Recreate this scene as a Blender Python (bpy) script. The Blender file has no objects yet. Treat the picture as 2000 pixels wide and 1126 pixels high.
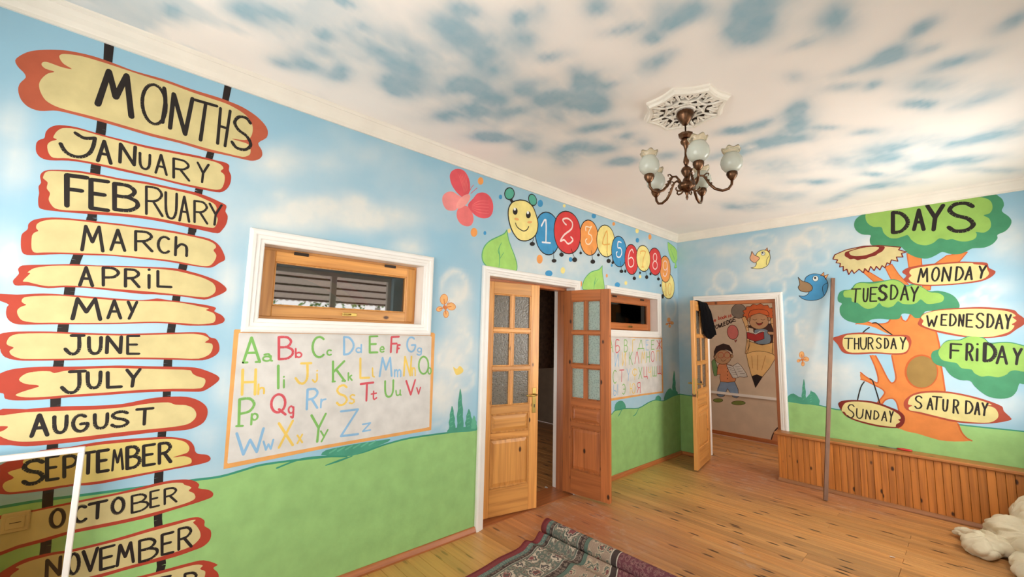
import bpy, bmesh, math, random
import numpy as np
from mathutils import Vector, Matrix, noise
from mathutils.geometry import tessellate_polygon
PI = math.pi
S = bpy.context.scene
COL = S.collection
random.seed(7)
# ------------------------------------------------------------------ camera
F, CX, CY, CZ = 812.56, 2.8393, -5.8831, 1.6069
YAW, PITCH, ROLL = -0.83117, 0.110143, 0.022864
def _basis():
    cy, sy = math.cos(YAW), math.sin(YAW); cp, sp = math.cos(PITCH), math.sin(PITCH)
    d = Vector((sy*cp, cy*cp, sp)); r = Vector((cy, -sy, 0)); u = r.cross(d)
    c, s = math.cos(ROLL), math.sin(ROLL)
    return c*r+s*u, -s*r+c*u, d
BR, BU, BD = _basis()
CAMP = Vector((CX, CY, CZ))
cam = bpy.data.cameras.new('camera'); camo = bpy.data.objects.new('camera', cam); COL.objects.link(camo)
cam.sensor_width = 36; cam.lens = F*36/2000; cam.clip_start = .02; cam.clip_end = 200
camo.matrix_world = Matrix(((BR.x, BU.x, -BD.x, CX), (BR.y, BU.y, -BD.y, CY), (BR.z, BU.z, -BD.z, CZ), (0, 0, 0, 1)))
S.camera = camo
S.view_settings.view_transform = 'Standard'; S.view_settings.look = 'None'
S.view_settings.gamma = 1; S.view_settings.use_curve_mapping = False
S.view_settings.exposure = 0.98
# room size
W, YB, H = 3.45, -6.75, 3.125
# ------------------------------------------------------------------ world + lights
wd = bpy.data.worlds.new('world'); S.world = wd; wd.use_nodes = True
nt = wd.node_tree; bg = nt.nodes['Background']
sky = nt.nodes.new('ShaderNodeTexSky'); sky.sky_type = 'HOSEK_WILKIE'; sky.turbidity = 6; sky.ground_albedo = .4
sky.sun_direction = (0.3, -0.5, 0.8)
mx = nt.nodes.new('ShaderNodeMixRGB'); mx.inputs[0].default_value = .75; mx.inputs[2].default_value = (1, .985, .96, 1)
nt.links.new(sky.outputs[0], mx.inputs[1]); nt.links.new(mx.outputs[0], bg.inputs[0]); bg.inputs[1].default_value = 3.2
def area(name, loc, rot, sx, sy, power, col=(1, .975, .94)):
    l = bpy.data.lights.new(name, 'AREA'); l.shape = 'RECTANGLE'; l.size = sx; l.size_y = sy; l.energy = power; l.color = col
    o = bpy.data.objects.new(name, l); COL.objects.link(o); o.location = loc; o.rotation_euler = rot; return o
area('daylight_window_far', (W+.12, -1.25, 1.65), (0, PI/2+.3, 0), 1.5, 1.3, 34)
area('daylight_window_near', (W+.12, -5.6, 1.65), (0, PI/2+.3, 0), 1.5, 1.3, 7)
area('daylight_window_back', (1.35, YB-.12, 1.7), (PI/2+.28, 0, 0), 2.0, 1.5, 12)
area('fill_light_side_room', (-2.8, -3.9, .95), (0, -PI/2, .6), .8, 1.0, 26)  # added fill light, out of view, brightens the side room; no window built there
area('fill_light_next_room', (2.7, 1.0, 2.2), (0, PI/2+.2, 0), .9, .9, 17)  # added fill light inside the closed next room, not an actual window
# ------------------------------------------------------------------ materials
def lin(c):
    return tuple(((v/255)/12.92 if v/255 <= .04045 else ((v/255+.055)/1.055)**2.4) for v in c[:3]) + (1,)
MATS = {}
def mat(name, rgb, rough=.6, metal=0, var=.06, scale=6, bump=0, spec=.5, bscale=80):
    if name in MATS: return MATS[name]
    m = bpy.data.materials.new(name); m.use_nodes = True; n = m.node_tree; b = n.nodes['Principled BSDF']
    c = lin(rgb); b.inputs['Roughness'].default_value = rough; b.inputs['Metallic'].default_value = metal
    b.inputs['Specular IOR Level'].default_value = spec
    tc = n.nodes.new('ShaderNodeTexCoord')
    nz = n.nodes.new('ShaderNodeTexNoise'); nz.inputs['Scale'].default_value = scale; nz.inputs['Detail'].default_value = 5
    n.links.new(tc.outputs['Object'], nz.inputs['Vector'])
    rp = n.nodes.new('ShaderNodeValToRGB'); e = rp.color_ramp.elements
    e[0].position = .3; e[1].position = .7
    e[0].color = tuple(max(0, v*(1-var*1.6)) for v in c[:3])+(1,); e[1].color = tuple(min(1, v*(1+var)) for v in c[:3])+(1,)
    n.links.new(nz.outputs[0], rp.inputs[0]); n.links.new(rp.outputs[0], b.inputs['Base Color'])
    if bump:
        n2 = n.nodes.new('ShaderNodeTexNoise'); n2.inputs['Scale'].default_value = bscale; n2.inputs['Detail'].default_value = 4
        n.links.new(tc.outputs['Object'], n2.inputs['Vector'])
        bp = n.nodes.new('ShaderNodeBump'); bp.inputs['Strength'].default_value = bump; bp.inputs['Distance'].default_value = .004
        n.links.new(n2.outputs[0], bp.inputs['Height']); n.links.new(bp.outputs[0], b.inputs['Normal'])
    MATS[name] = m; return m
def paint(rgb, var=.07, rough=.62):
    return mat('wall_paint_%d_%d_%d' % rgb, rgb, rough, var=var, scale=9, bump=.12, bscale=60, spec=.3)
def wood(name, base, dark, axis, rough=.38, knots=1.0, grain=1.0, floor=False):
    """pine: grain streaks along axis, knots, tone per object"""
    if name in MATS: return MATS[name]
    m = bpy.data.materials.new(name); m.use_nodes = True; n = m.node_tree; L = n.links.new; b = n.nodes['Principled BSDF']
    tc = n.nodes.new('ShaderNodeTexCoord'); oi = n.nodes.new('ShaderNodeObjectInfo')
    ad = n.nodes.new('ShaderNodeVectorMath'); ad.operation = 'ADD'
    ml = n.nodes.new('ShaderNodeVectorMath'); ml.operation = 'SCALE'; ml.inputs[3].default_value = 37
    cb = n.nodes.new('ShaderNodeCombineXYZ')
    for i in range(3): L(oi.outputs['Random'], cb.inputs[i])
    L(cb.outputs[0], ml.inputs[0]); L(tc.outputs['Object'], ad.inputs[0]); L(ml.outputs[0], ad.inputs[1])
    mp = n.nodes.new('ShaderNodeMapping'); sc = [30, 30, 30]; sc[axis] = 1.4
    mp.inputs['Scale'].default_value = sc; L(ad.outputs[0], mp.inputs[0])
    nz = n.nodes.new('ShaderNodeTexNoise'); nz.inputs['Scale'].default_value = 1.0; nz.inputs['Detail'].default_value = 6; nz.inputs['Distortion'].default_value = .6
    L(mp.outputs[0], nz.inputs['Vector'])
    rp = n.nodes.new('ShaderNodeValToRGB'); e = rp.color_ramp.elements
    bl, dl = lin(base), lin(dark)
    mid = tuple(bl[i]*(1-.45*grain)+dl[i]*.45*grain for i in range(3))+(1,)
    e[0].position = .32; e[0].color = mid; e[1].position = .62; e[1].color = bl
    L(nz.outputs[0], rp.inputs[0])
    # knots
    mk = n.nodes.new('ShaderNodeMapping'); sk = [9, 9, 9] if not floor else [11, 11, 11]; sk[axis] = 2.6 if floor else 5
    sk[{0: 2, 1: 0, 2: 1}[axis]] = sk[{0: 2, 1: 0, 2: 1}[axis]] if (axis == 0 and floor) else 0;
    mk.inputs['Scale'].default_value = sk; L(ad.outputs[0], mk.inputs[0])
    vo = n.nodes.new('ShaderNodeTexVoronoi'); vo.voronoi_dimensions = '2D' if floor else '3D'; vo.inputs['Scale'].default_value = 1.0; L(mk.outputs[0], vo.inputs['Vector'])
    kr = n.nodes.new('ShaderNodeValToRGB'); k = kr.color_ramp.elements
    k[0].position = .085; k[0].color = (1, 1, 1, 1); k[1].position = .15; k[1].color = (0, 0, 0, 1)
    L(vo.outputs['Distance'], kr.inputs[0])
    sep = n.nodes.new('ShaderNodeSeparateColor'); L(vo.outputs['Color'], sep.inputs[0])
    gt = n.nodes.new('ShaderNodeMath'); gt.operation = 'LESS_THAN'; gt.inputs[1].default_value = (.62 if floor else .42)*knots; L(sep.outputs[0], gt.inputs[0])
    km = n.nodes.new('ShaderNodeMath'); km.operation = 'MULTIPLY'; L(kr.outputs[0], km.inputs[0]); L(gt.outputs[0], km.inputs[1])
    # tone per object
    tn = n.nodes.new('ShaderNodeMapRange'); tn.inputs['To Min'].default_value = .80; tn.inputs['To Max'].default_value = 1.12; L(oi.outputs['Random'], tn.inputs[0])
    tm = n.nodes.new('ShaderNodeVectorMath'); tm.operation = 'SCALE'; L(rp.outputs[0], tm.inputs[0]); L(tn.outputs[0], tm.inputs[3])
    m1 = n.nodes.new('ShaderNodeMixRGB'); L(km.outputs[0], m1.inputs[0]); L(tm.outputs[0], m1.inputs[1]); m1.inputs[2].default_value = tuple(v*.25 for v in dl[:3])+(1,)
    out = m1.outputs[0]
    if floor:
        hy = n.nodes.new('ShaderNodeMath'); hy.operation = 'FRACT'; h0 = n.nodes.new('ShaderNodeMath'); h0.operation = 'MULTIPLY'; L(oi.outputs['Random'], h0.inputs[0]); h0.inputs[1].default_value = 7.3; L(h0.outputs[0], hy.inputs[0])
        h1 = n.nodes.new('ShaderNodeMath'); h1.operation = 'MULTIPLY'; L(hy.outputs[0], h1.inputs[0]); h1.inputs[1].default_value = .42
        h2 = n.nodes.new('ShaderNodeMixRGB'); h2.blend_type = 'MULTIPLY'; L(h1.outputs[0], h2.inputs[0]); L(out, h2.inputs[1]); h2.inputs[2].default_value = (1, .78, .52, 1); out = h2.outputs[0]
        gp = n.nodes.new('ShaderNodeNewGeometry')
        def blob(x, y, r):
            d = n.nodes.new('ShaderNodeVectorMath'); d.operation = 'DISTANCE'; L(gp.outputs['Position'], d.inputs[0]); d.inputs[1].default_value = (x, y, 0)
            q = n.nodes.new('ShaderNodeMapRange'); q.interpolation_type = 'SMOOTHSTEP'; q.inputs['From Min'].default_value = 0; q.inputs['From Max'].default_value = r
            q.inputs['To Min'].default_value = 1; q.inputs['To Max'].default_value = 0; L(d.outputs['Value'], q.inputs[0]); return q.outputs[0]
        def mixc(fac, out, rgb, amt, blend='MIX'):
            a = n.nodes.new('ShaderNodeMath'); a.operation = 'MULTIPLY'; L(fac, a.inputs[0]); a.inputs[1].default_value = amt
            q = n.nodes.new('ShaderNodeMixRGB'); q.blend_type = blend; L(a.outputs[0], q.inputs[0]); L(out, q.inputs[1]); q.inputs[2].default_value = lin(rgb); return q.outputs[0]
        # red worn varnish by the doors, yellower pine along the left wall
        out = mixc(blob(.55, -2.9, 1.25), out, (176, 104, 78), .62)
        out = mixc(blob(.95, -.35, 1.15), out, (168, 104, 82), .6)
        out = mixc(blob(1.9, -.25, .7), out, (172, 108, 82), .45)
        out = mixc(blob(.15, -1.2, 1.1), out, (196, 165, 88), .5)
        out = mixc(blob(.2, -4.2, .9), out, (190, 156, 78), .55)
        # dust
        dn = n.nodes.new('ShaderNodeTexNoise'); dn.inputs['Scale'].default_value = 5; dn.inputs['Detail'].default_value = 8; dn.inputs['Roughness'].default_value = .75; L(gp.outputs['Position'], dn.inputs['Vector'])
        dr = n.nodes.new('ShaderNodeMapRange'); dr.inputs['From Min'].default_value = .52; dr.inputs['From Max'].default_value = .74; L(dn.outputs[0], dr.inputs[0])
        for (x, y, r, a) in ((.5, -2.95, 1.0, .95), (.9, -.3, 1.0, .7), (1.6, -2.3, .3, .95), (.45, 1.0, 1.6, .6), (1.9, -.4, .5, .6)):
            f = n.nodes.new('ShaderNodeMath'); f.operation = 'MULTIPLY'; L(dr.outputs[0], f.inputs[0]); L(blob(x, y, r), f.inputs[1])
            out = mixc(f.outputs[0], out, (205, 185, 170), a)
        sl = n.nodes.new('ShaderNodeMapRange'); sl.inputs['To Min'].default_value = rough-.1; sl.inputs['To Max'].default_value = rough+.2; L(dn.outputs[0], sl.inputs[0]); L(sl.outputs[0], b.inputs['Roughness'])
    else:
        b.inputs['Roughness'].default_value = rough
    L(out, b.inputs['Base Color'])
    bp = n.nodes.new('ShaderNodeBump'); bp.inputs['Strength'].default_value = .15; bp.inputs['Distance'].default_value = .002
    L(nz.outputs[0], bp.inputs['Height']); L(bp.outputs[0], b.inputs['Normal'])
    MATS[name] = m; return m
PINE = ((226, 160, 84), (150, 84, 34))
PX, PY, PZ = [wood('pine_%s' % 'xyz'[i], *PINE, i, .38, 1.7, 1.1) for i in range(3)]
DARKP = ((190, 112, 60), (108, 54, 24))  # dark wood of frames and baseboards; also carries the open leaf's shade
DX, DY, DZ = [wood('dark_and_shaded_pine_%s' % 'xyz'[i], *DARKP, i, .38, 1.7, 1.1) for i in range(3)]
SLAT = wood('slat_pine', (204, 126, 56), (112, 56, 20), 2, .35, 1.9, 1.15)
FLOORM = wood('floor_pine', (206, 148, 88), (128, 80, 42), 0, .34, .8, 1.1, floor=True)
WHITE = mat('white_gloss_paint', (236, 230, 222), .35, var=.02)
PLAST = mat('plaster_white', (232, 224, 210), .6, var=.03)
CREAMW = mat('beige_wall', (205, 184, 158), .7, var=.05)
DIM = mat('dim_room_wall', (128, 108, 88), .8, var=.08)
BLACKP = paint((38, 30, 26), .2)
BRASS = mat('brass', (190, 160, 90), .3, 1)
IRON = mat('dark_iron', (60, 50, 44), .5, .7)
BRONZE = mat('antique_bronze', (112, 80, 58), .3, .95, var=.35, scale=25, bump=.3, bscale=50)
def attr_mix(name, base, over, attr, nscale=14, rough=.75, namt=.25):
    m = bpy.data.materials.new(name); m.use_nodes = True; n = m.node_tree; L = n.links.new; b = n.nodes['Principled BSDF']
    a = n.nodes.new('ShaderNodeAttribute'); a.attribute_name = attr
    tc = n.nodes.new('ShaderNodeTexCoord')
    nz = n.nodes.new('ShaderNodeTexNoise'); nz.inputs['Scale'].default_value = nscale; nz.inputs['Detail'].default_value = 6; L(tc.outputs['Object'], nz.inputs['Vector'])
    f = n.nodes.new('ShaderNodeMath'); f.operation = 'MULTIPLY_ADD'; L(nz.outputs[0], f.inputs[0]); f.inputs[1].default_value = namt*2; f.inputs[2].default_value = 1-namt
    g = n.nodes.new('ShaderNodeMath'); g.operation = 'MULTIPLY'; g.use_clamp = True; L(a.outputs['Fac'], g.inputs[0]); L(f.outputs[0], g.inputs[1])
    q = n.nodes.new('ShaderNodeMixRGB'); L(g.outputs[0], q.inputs[0]); q.inputs[1].default_value = lin(base); q.inputs[2].default_value = lin(over)
    n3 = n.nodes.new('ShaderNodeTexNoise'); n3.inputs['Scale'].default_value = 1.3; n3.inputs['Detail'].default_value = 3; L(tc.outputs['Object'], n3.inputs['Vector'])
    v = n.nodes.new('ShaderNodeMapRange'); v.inputs['To Min'].default_value = .92; v.inputs['To Max'].default_value = 1.06; L(n3.outputs[0], v.inputs[0])
    s = n.nodes.new('ShaderNodeVectorMath'); s.operation = 'SCALE'; L(q.outputs[0], s.inputs[0]); L(v.outputs[0], s.inputs[3])
    L(s.outputs[0], b.inputs['Base Color']); b.inputs['Roughness'].default_value = rough; b.inputs['Specular IOR Level'].default_value = .25
    n2 = n.nodes.new('ShaderNodeTexNoise'); n2.inputs['Scale'].default_value = 45; n2.inputs['Detail'].default_value = 5; L(tc.outputs['Object'], n2.inputs['Vector'])
    bp = n.nodes.new('ShaderNodeBump'); bp.inputs['Strength'].default_value = .1; bp.inputs['Distance'].default_value = .004
    L(n2.outputs[0], bp.inputs['Height']); L(bp.outputs[0], b.inputs['Normal'])
    return m
SKYW = attr_mix('sky_wall_paint', (150, 190, 209), (222, 221, 214), 'cloud')
CEILM = attr_mix('ceiling_cloud_paint', (246, 238, 230), (150, 182, 196), 'cloud', 10, .8)
def thin_glass(name, tint, refl, rough=.02, bump=0, body=None, bodyf=0, scale=60):
    m = bpy.data.materials.new(name); m.use_nodes = True; n = m.node_tree; L = n.links.new
    n.nodes.remove(n.nodes['Principled BSDF']); out = n.nodes['Material Output']
    t = n.nodes.new('ShaderNodeBsdfTransparent'); t.inputs[0].default_value = lin(tint)
    g = n.nodes.new('ShaderNodeBsdfGlossy'); g.inputs['Roughness'].default_value = rough
    fr = n.nodes.new('ShaderNodeFresnel'); fr.inputs[0].default_value = 1.5
    a = n.nodes.new('ShaderNodeMath'); a.operation = 'MULTIPLY_ADD'; a.use_clamp = True; L(fr.outputs[0], a.inputs[0]); a.inputs[1].default_value = refl; a.inputs[2].default_value = 0
    cur = t.outputs[0]
    if body:
        d = n.nodes.new('ShaderNodeBsdfTranslucent'); d.inputs[0].default_value = lin(body)
        d2 = n.nodes.new('ShaderNodeBsdfDiffuse'); d2.inputs[0].default_value = lin(body)
        dm = n.nodes.new('ShaderNodeMixShader'); dm.inputs[0].default_value = .45; L(d.outputs[0], dm.inputs[1]); L(d2.outputs[0], dm.inputs[2])
        x = n.nodes.new('ShaderNodeMixShader'); L(cur, x.inputs[1]); L(dm.outputs[0], x.inputs[2]); cur = x.outputs[0]
        tc = n.nodes.new('ShaderNodeTexCoord'); vo = n.nodes.new('ShaderNodeTexVoronoi'); vo.inputs['Scale'].default_value = scale; L(tc.outputs['Object'], vo.inputs['Vector'])
        mr = n.nodes.new('ShaderNodeMapRange'); mr.inputs['From Min'].default_value = .1; mr.inputs['From Max'].default_value = .55
        mr.inputs['To Min'].default_value = max(0, bodyf-.3); mr.inputs['To Max'].default_value = min(1, bodyf+.1); L(vo.outputs['Distance'], mr.inputs[0]); L(mr.outputs[0], x.inputs[0])
        bp = n.nodes.new('ShaderNodeBump'); bp.inputs['Strength'].default_value = .5; bp.inputs['Distance'].default_value = .003
        L(vo.outputs['Distance'], bp.inputs['Height']); L(bp.outputs[0], g.inputs['Normal'])
    mx = n.nodes.new('ShaderNodeMixShader'); L(a.outputs[0], mx.inputs[0]); L(cur, mx.inputs[1]); L(g.outputs[0], mx.inputs[2]); L(mx.outputs[0], out.inputs[0])
    return m
PANE = thin_glass('window_glass', (190, 182, 170), 4.5)
SASHG = thin_glass('dusty_tinted_glass', (236, 226, 206), .8)
FROST = thin_glass('frosted_pattern_glass', (216, 208, 196), .8, .25, body=(172, 164, 150), bodyf=.5, scale=60)
FROST2 = thin_glass('frosted_pattern_glass_lit', (232, 236, 230), .8, .25, body=(214, 228, 218), bodyf=.62, scale=60)  # paler copy of FROST: light from behind is put into its colour
# ------------------------------------------------------------------ object helpers
def tag(o, label=None, cat=None, group=None, kind=None):
    if label: o['label'] = label
    if cat: o['category'] = cat
    if group: o['group'] = group
    if kind: o['kind'] = kind
    return o
def empty(name, loc=(0, 0, 0), rz=0, **k):
    o = bpy.data.objects.new(name, None); COL.objects.link(o); o.location = loc; o.rotation_euler = (0, 0, rz); o.empty_display_size = .05
    return tag(o, **k)
def mobj(name, verts, faces, mats, parent=None, mi=None, smooth=False, loc=None):
    me = bpy.data.meshes.new(name); me.from_pydata([tuple(v) for v in verts], [], faces)
    for m in (mats if isinstance(mats, (list, tuple)) else [mats]): me.materials.append(m)
    if mi: me.polygons.foreach_set('material_index', mi)
    if smooth: me.polygons.foreach_set('use_smooth', [True]*len(me.polygons))
    me.update()
    o = bpy.data.objects.new(name, me); COL.objects.link(o)
    if parent: o.parent = parent
    if loc: o.location = loc
    return o
class MB:
    def __init__(s): s.v = []; s.f = []; s.m = []
    def add(s, v, f, m=0):
        b = len(s.v); s.v += [tuple(x) for x in v]; s.f += [tuple(i+b for i in q) for q in f]; s.m += [m]*len(f); return s
    def box(s, x0, x1, y0, y1, z0, z1, m=0, bev=0):
        x0, x1 = min(x0, x1), max(x0, x1); y0, y1 = min(y0, y1), max(y0, y1); z0, z1 = min(z0, z1), max(z0, z1)
        if bev:
            bm = bmesh.new(); bmesh.ops.create_cube(bm, size=1)
            for v in bm.verts: v.co = Vector(((x0+x1)/2+v.co.x*(x1-x0), (y0+y1)/2+v.co.y*(y1-y0), (z0+z1)/2+v.co.z*(z1-z0)))
            bmesh.ops.bevel(bm, geom=bm.edges[:], offset=bev, segments=1, affect='EDGES', profile=.5)
            bm.verts.index_update(); s.add([v.co[:] for v in bm.verts], [[v.index for v in f.verts] for f in bm.faces], m); bm.free(); return s
        v = [(x, y, z) for z in (z0, z1) for y in (y0, y1) for x in (x0, x1)]
        return s.add(v, [(0, 2, 3, 1), (4, 5, 7, 6), (0, 1, 5, 4), (2, 6, 7, 3), (0, 4, 6, 2), (1, 3, 7, 5)], m)
    def lathe(s, prof, c=(0, 0, 0), n=20, m=0, flute=0, nf=0):
        v = []; f = []
        for (r, z) in prof:
            for k in range(n):
                a = 2*PI*k/n; rr = r*(1+flute*math.cos(nf*a)) if flute else r
                v.append((c[0]+rr*math.cos(a), c[1]+rr*math.sin(a), c[2]+z))
        for i in range(len(prof)-1):
            for k in range(n): f.append((i*n+k, i*n+(k+1) % n, (i+1)*n+(k+1) % n, (i+1)*n+k))
        f.append(tuple(range(n-1, -1, -1))); f.append(tuple((len(prof)-1)*n+k for k in range(n)))
        return s.add(v, f, m)
    def tube(s, pts, r, n=8, m=0, closed=False):
        pts = [Vector(p) for p in pts]; N = len(pts); v = []; f = []
        rs = r if isinstance(r, (list, tuple)) else [r]*N
        up = Vector((0, 0, 1)); prev = None
        for i, p in enumerate(pts):
            t = (pts[(i+1) % N]-pts[i-1]) if (closed or 0 < i < N-1) else (pts[1]-pts[0] if i == 0 else pts[-1]-pts[-2])
            t.normalize()
            if prev is None: prev = t.cross(up) if abs(t.dot(up)) < .95 else t.cross(Vector((1, 0, 0)))
            a = (prev-t*prev.dot(t)).normalized(); b = t.cross(a); prev = a
            for k in range(n):
                q = 2*PI*k/n; v.append(p+rs[i]*(math.cos(q)*a+math.sin(q)*b))
        for i in range(N if closed else N-1):
            j = (i+1) % N
            for k in range(n): f.append((i*n+k, i*n+(k+1) % n, j*n+(k+1) % n, j*n+k))
        if not closed: f.append(tuple(range(n-1, -1, -1))); f.append(tuple((N-1)*n+k for k in range(n)))
        return s.add(v, f, m)
    def build(s, name, mats, parent=None, smooth=False, loc=None):
        return mobj(name, s.v, s.f, mats, parent, s.m, smooth, loc)
def box(name, x0, x1, y0, y1, z0, z1, m, parent=None, bev=0):
    return MB().box(x0, x1, y0, y1, z0, z1, bev=bev).build(name, m, parent)
# pixel of the 2000x1126 photograph -> point on a plane of the room
def ray(px, py): return BD + BR*((px-1000)/F) - BU*((py-563)/F)
def onpl(px, py, ax, val):
    v = ray(px, py); t = (val-CAMP[ax])/v[ax]; return CAMP+v*t
# ------------------------------------------------------------------ fields of paint (clouds)
def dab_field(ax, val, dabs):
    """dabs given as pixel ellipses of the photo -> ellipses in plane coordinates; returns f(a,b)"""
    idx = [i for i in range(3) if i != ax]
    out = []
    for (x, y, rx, ry, st, ang, ring) in dabs:
        ca, sa = math.cos(ang), math.sin(ang)
        c = onpl(x, y, ax, val); p1 = onpl(x+rx*ca, y+rx*sa, ax, val)-c; p2 = onpl(x-ry*sa, y+ry*ca, ax, val)-c
        M = np.array([[p1[idx[0]], p2[idx[0]]], [p1[idx[1]], p2[idx[1]]]])
        if abs(np.linalg.det(M)) < 1e-7: continue
        out.append((c[idx[0]], c[idx[1]], np.linalg.inv(M), st, ring))
    def f(A, B):
        r = np.zeros_like(A)
        for (a, b, M, st, ring) in out:
            da, db = A-a, B-b
            u = M[0, 0]*da+M[0, 1]*db; v = M[1, 0]*da+M[1, 1]*db
            d = np.sqrt(u*u+v*v)
            g = st*np.exp(-((d-1)/.2)**2) if ring else st*np.exp(-(d**2)*1.1)
            r = 1-(1-r)*(1-np.clip(g, 0, 1))
        return r
    return f
def fbm(pts, sc, seed):
    return np.array([noise.fractal(Vector((p[0]*sc[0]+seed, p[1]*sc[1], seed*.37)), .8, 2.1, 4) for p in pts])
def grid_surface(name, ax, val, a0, a1, b0, b1, step, holes, m, flip, field, parent=None):
    """plane surface with rectangular openings and a paint attribute"""
    def cuts(lo, hi, hs):
        base = sorted(set([lo, hi]+[c for h in hs for c in h if lo < c < hi])); out = [base[0]]
        for p, q in zip(base, base[1:]):
            n = max(1, round((q-p)/step)); out += [p+(q-p)*(k+1)/n for k in range(n)]
        return out
    As = cuts(a0, a1, [(h[0], h[1]) for h in holes]); Bs = cuts(b0, b1, [(h[2], h[3]) for h in holes])
    v = []
    for b in Bs:
        for a in As:
            p = [0, 0, 0]; p[ax] = val; i0, i1 = [i for i in range(3) if i != ax]; p[i0] = a; p[i1] = b; v.append(tuple(p))
    f = []; nA = len(As)
    for j in range(len(Bs)-1):
        for i in range(nA-1):
            ca, cb = (As[i]+As[i+1])/2, (Bs[j]+Bs[j+1])/2
            if any(h[0] < ca < h[1] and h[2] < cb < h[3] for h in holes): continue
            q = (j*nA+i, j*nA+i+1, (j+1)*nA+i+1, (j+1)*nA+i); f.append(q[::-1] if flip else q)
    o = mobj(name, v, f, m, parent)
    A, B = np.meshgrid(np.array(As), np.array(Bs)); A = A.ravel(); B = B.ravel()
    at = o.data.attributes.new('cloud', 'FLOAT', 'POINT'); at.data.foreach_set('value', field(A, B).astype(np.float32))
    return o
def Z(reg, pts):
    ox, oy, s = reg
    return [(ox+x/s, oy+y/s) for x, y in pts]
rA = (0, 60, 2.681); rB = (0, 400, 2.963); rC = (0, 740, 2.917); rE = (430, 630, 3.882); rF = (850, 310, 3.632)
rG = (840, 500, 2.01); rG2 = (1180, 540, 2.683); rH = (1440, 370, 3.571); rI = (1600, 560, 3.632); rJ = (1330, 560, 2.965)
C1 = (300, 0, 2.857); C2 = (900, 0, 3.333); C3 = (1400, 0, 2.682); rK = (440, 200, 2.559); P1 = (0, 0, 1)
def dabs(reg, ang, L, ring=False):
    ox, oy, s = reg; return [(ox+d[0]/s, oy+d[1]/s, d[2]/s, d[3]/s, d[4], d[5] if len(d) > 5 else ang, ring) for d in L]
CD = dabs(C1, .3, [(90,60,100,50,.6),(520,50,120,50,.7),(680,90,120,55,.85),(1060,15,70,26,.8),(950,200,50,30,.6),(900,270,110,40,.5),(860,350,90,40,.85),(700,355,70,25,.45),(1040,405,60,42,.8,0),(1150,140,65,40,.6),(1200,240,150,70,.6),(1400,300,220,110,.3),(1350,480,90,60,.75),(1450,500,80,40,.5),(1500,320,150,40,.5),(1400,390,110,35,.5),(1730,60,70,40,.7),(1620,130,120,40,.6),(1800,230,120,50,.6),(1850,350,180,60,.4),(1720,480,110,45,.7,-.2),(1650,640,110,35,.7,-.1),(1810,620,60,50,.6),(1930,650,60,60,.5),(1900,760,90,22,.85,0)]) \
   + dabs(C2, -.15, [(40,60,70,30,.8,.3),(520,60,60,60,.5),(380,120,60,40,.6),(900,50,90,60,.6),(1250,60,200,60,.35),(1100,180,150,30,.7,-.2),(1400,150,160,38,.75,-.35),(1500,70,90,50,.6,-.4),(1750,200,70,40,.6,-.4),(1900,80,160,100,.6,-.4),(1900,230,130,50,.5,-.4),(1260,250,60,30,.8),(1300,390,110,38,.8,-.5),(1210,450,60,50,.5),(600,370,90,28,.85),(430,260,60,40,.7,.3),(100,270,170,60,.7,.3),(250,300,220,120,.3),(740,450,50,30,.8),(800,530,120,50,.85),(980,550,60,18,.6),(890,470,60,18,.6),(560,640,110,42,.8,-.3),(750,680,120,28,.6),(870,690,110,70,.75,-.4),(400,590,70,40,.5),(100,720,80,60,.7),(330,730,90,26,.7),(620,760,150,50,.5),(900,830,140,28,.75),(230,890,110,24,.85,0),(430,950,80,50,.5),(720,960,120,32,.75),(900,965,130,34,.75),(1060,890,60,24,.75),(1170,925,45,22,.6),(680,1030,70,40,.75),(1060,1050,110,28,.65),(1330,1020,80,26,.45),(1770,850,100,20,.65),(1950,805,60,22,.75),(1900,960,150,26,.8,-.3),(1700,1020,120,22,.45),(80,560,120,50,.45),(230,640,120,50,.4),(480,530,120,30,.35),(800,600,160,60,.3)]) \
   + dabs(C3, -.3, [(200,60,150,60,.5),(620,100,120,80,.6),(200,180,100,45,.6),(450,230,90,22,.45),(1070,150,80,30,.85,-.5),(910,290,100,38,.9),(700,370,120,22,.5),(1250,320,140,28,.75),(1110,260,60,22,.55),(1550,110,120,34,.6,-.5),(400,400,70,30,.4,0),(640,455,90,20,.55,-.1),(820,445,50,20,.65),(1180,450,180,45,.45,0),(1060,545,90,22,.75,0),(1350,520,180,35,.4),(420,570,60,30,.85,-.5),(400,660,80,44,.8),(570,668,70,13,.75,0),(230,650,50,16,.75),(90,680,60,16,.55,0),(200,760,110,20,.8,-.2),(400,730,100,20,.7,-.1),(780,690,70,16,.45,-.1),(950,760,200,45,.55,-.15),(900,830,160,28,.6,-.2),(1350,730,170,24,.7,-.2),(1550,680,120,30,.7,-.25),(1300,840,170,20,.7,-.1),(1050,880,150,24,.5),(820,912,60,12,.85,0),(900,970,140,16,.6,-.1),(650,1030,110,16,.45),(300,870,160,40,.35,0),(500,950,120,16,.5,0),(150,1080,120,20,.5,0),(350,1020,160,30,.3,0),(1450,890,160,16,.45,0),(620,840,120,30,.35,0)])
CD += [(d[0], d[1], d[2]*2.0, d[3]*1.8, d[4]*.26, d[5], d[6]) for d in CD]
cf = dab_field(2, H, CD)
def ceil_field(A, B):
    r = cf(A, B); pts = list(zip(A, B))
    n1 = fbm(pts, (5.0, 3.2), 3.1)
    out = np.clip((r*1.35)*(1+.75*n1)-.03, 0, .92)
    # the part of the ceiling the photo does not show goes on in the same manner
    n2 = fbm(pts, (2.2, 1.6), 9.4); far = np.clip((-4.9-B)/.5, 0, 1)
    return np.maximum(out, far*np.clip(n2*1.3-.15, 0, .5))
ceiling = grid_surface('ceiling', 2, H, 0, W, YB, 0, .03, [], CEILM, True, ceil_field)
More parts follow.
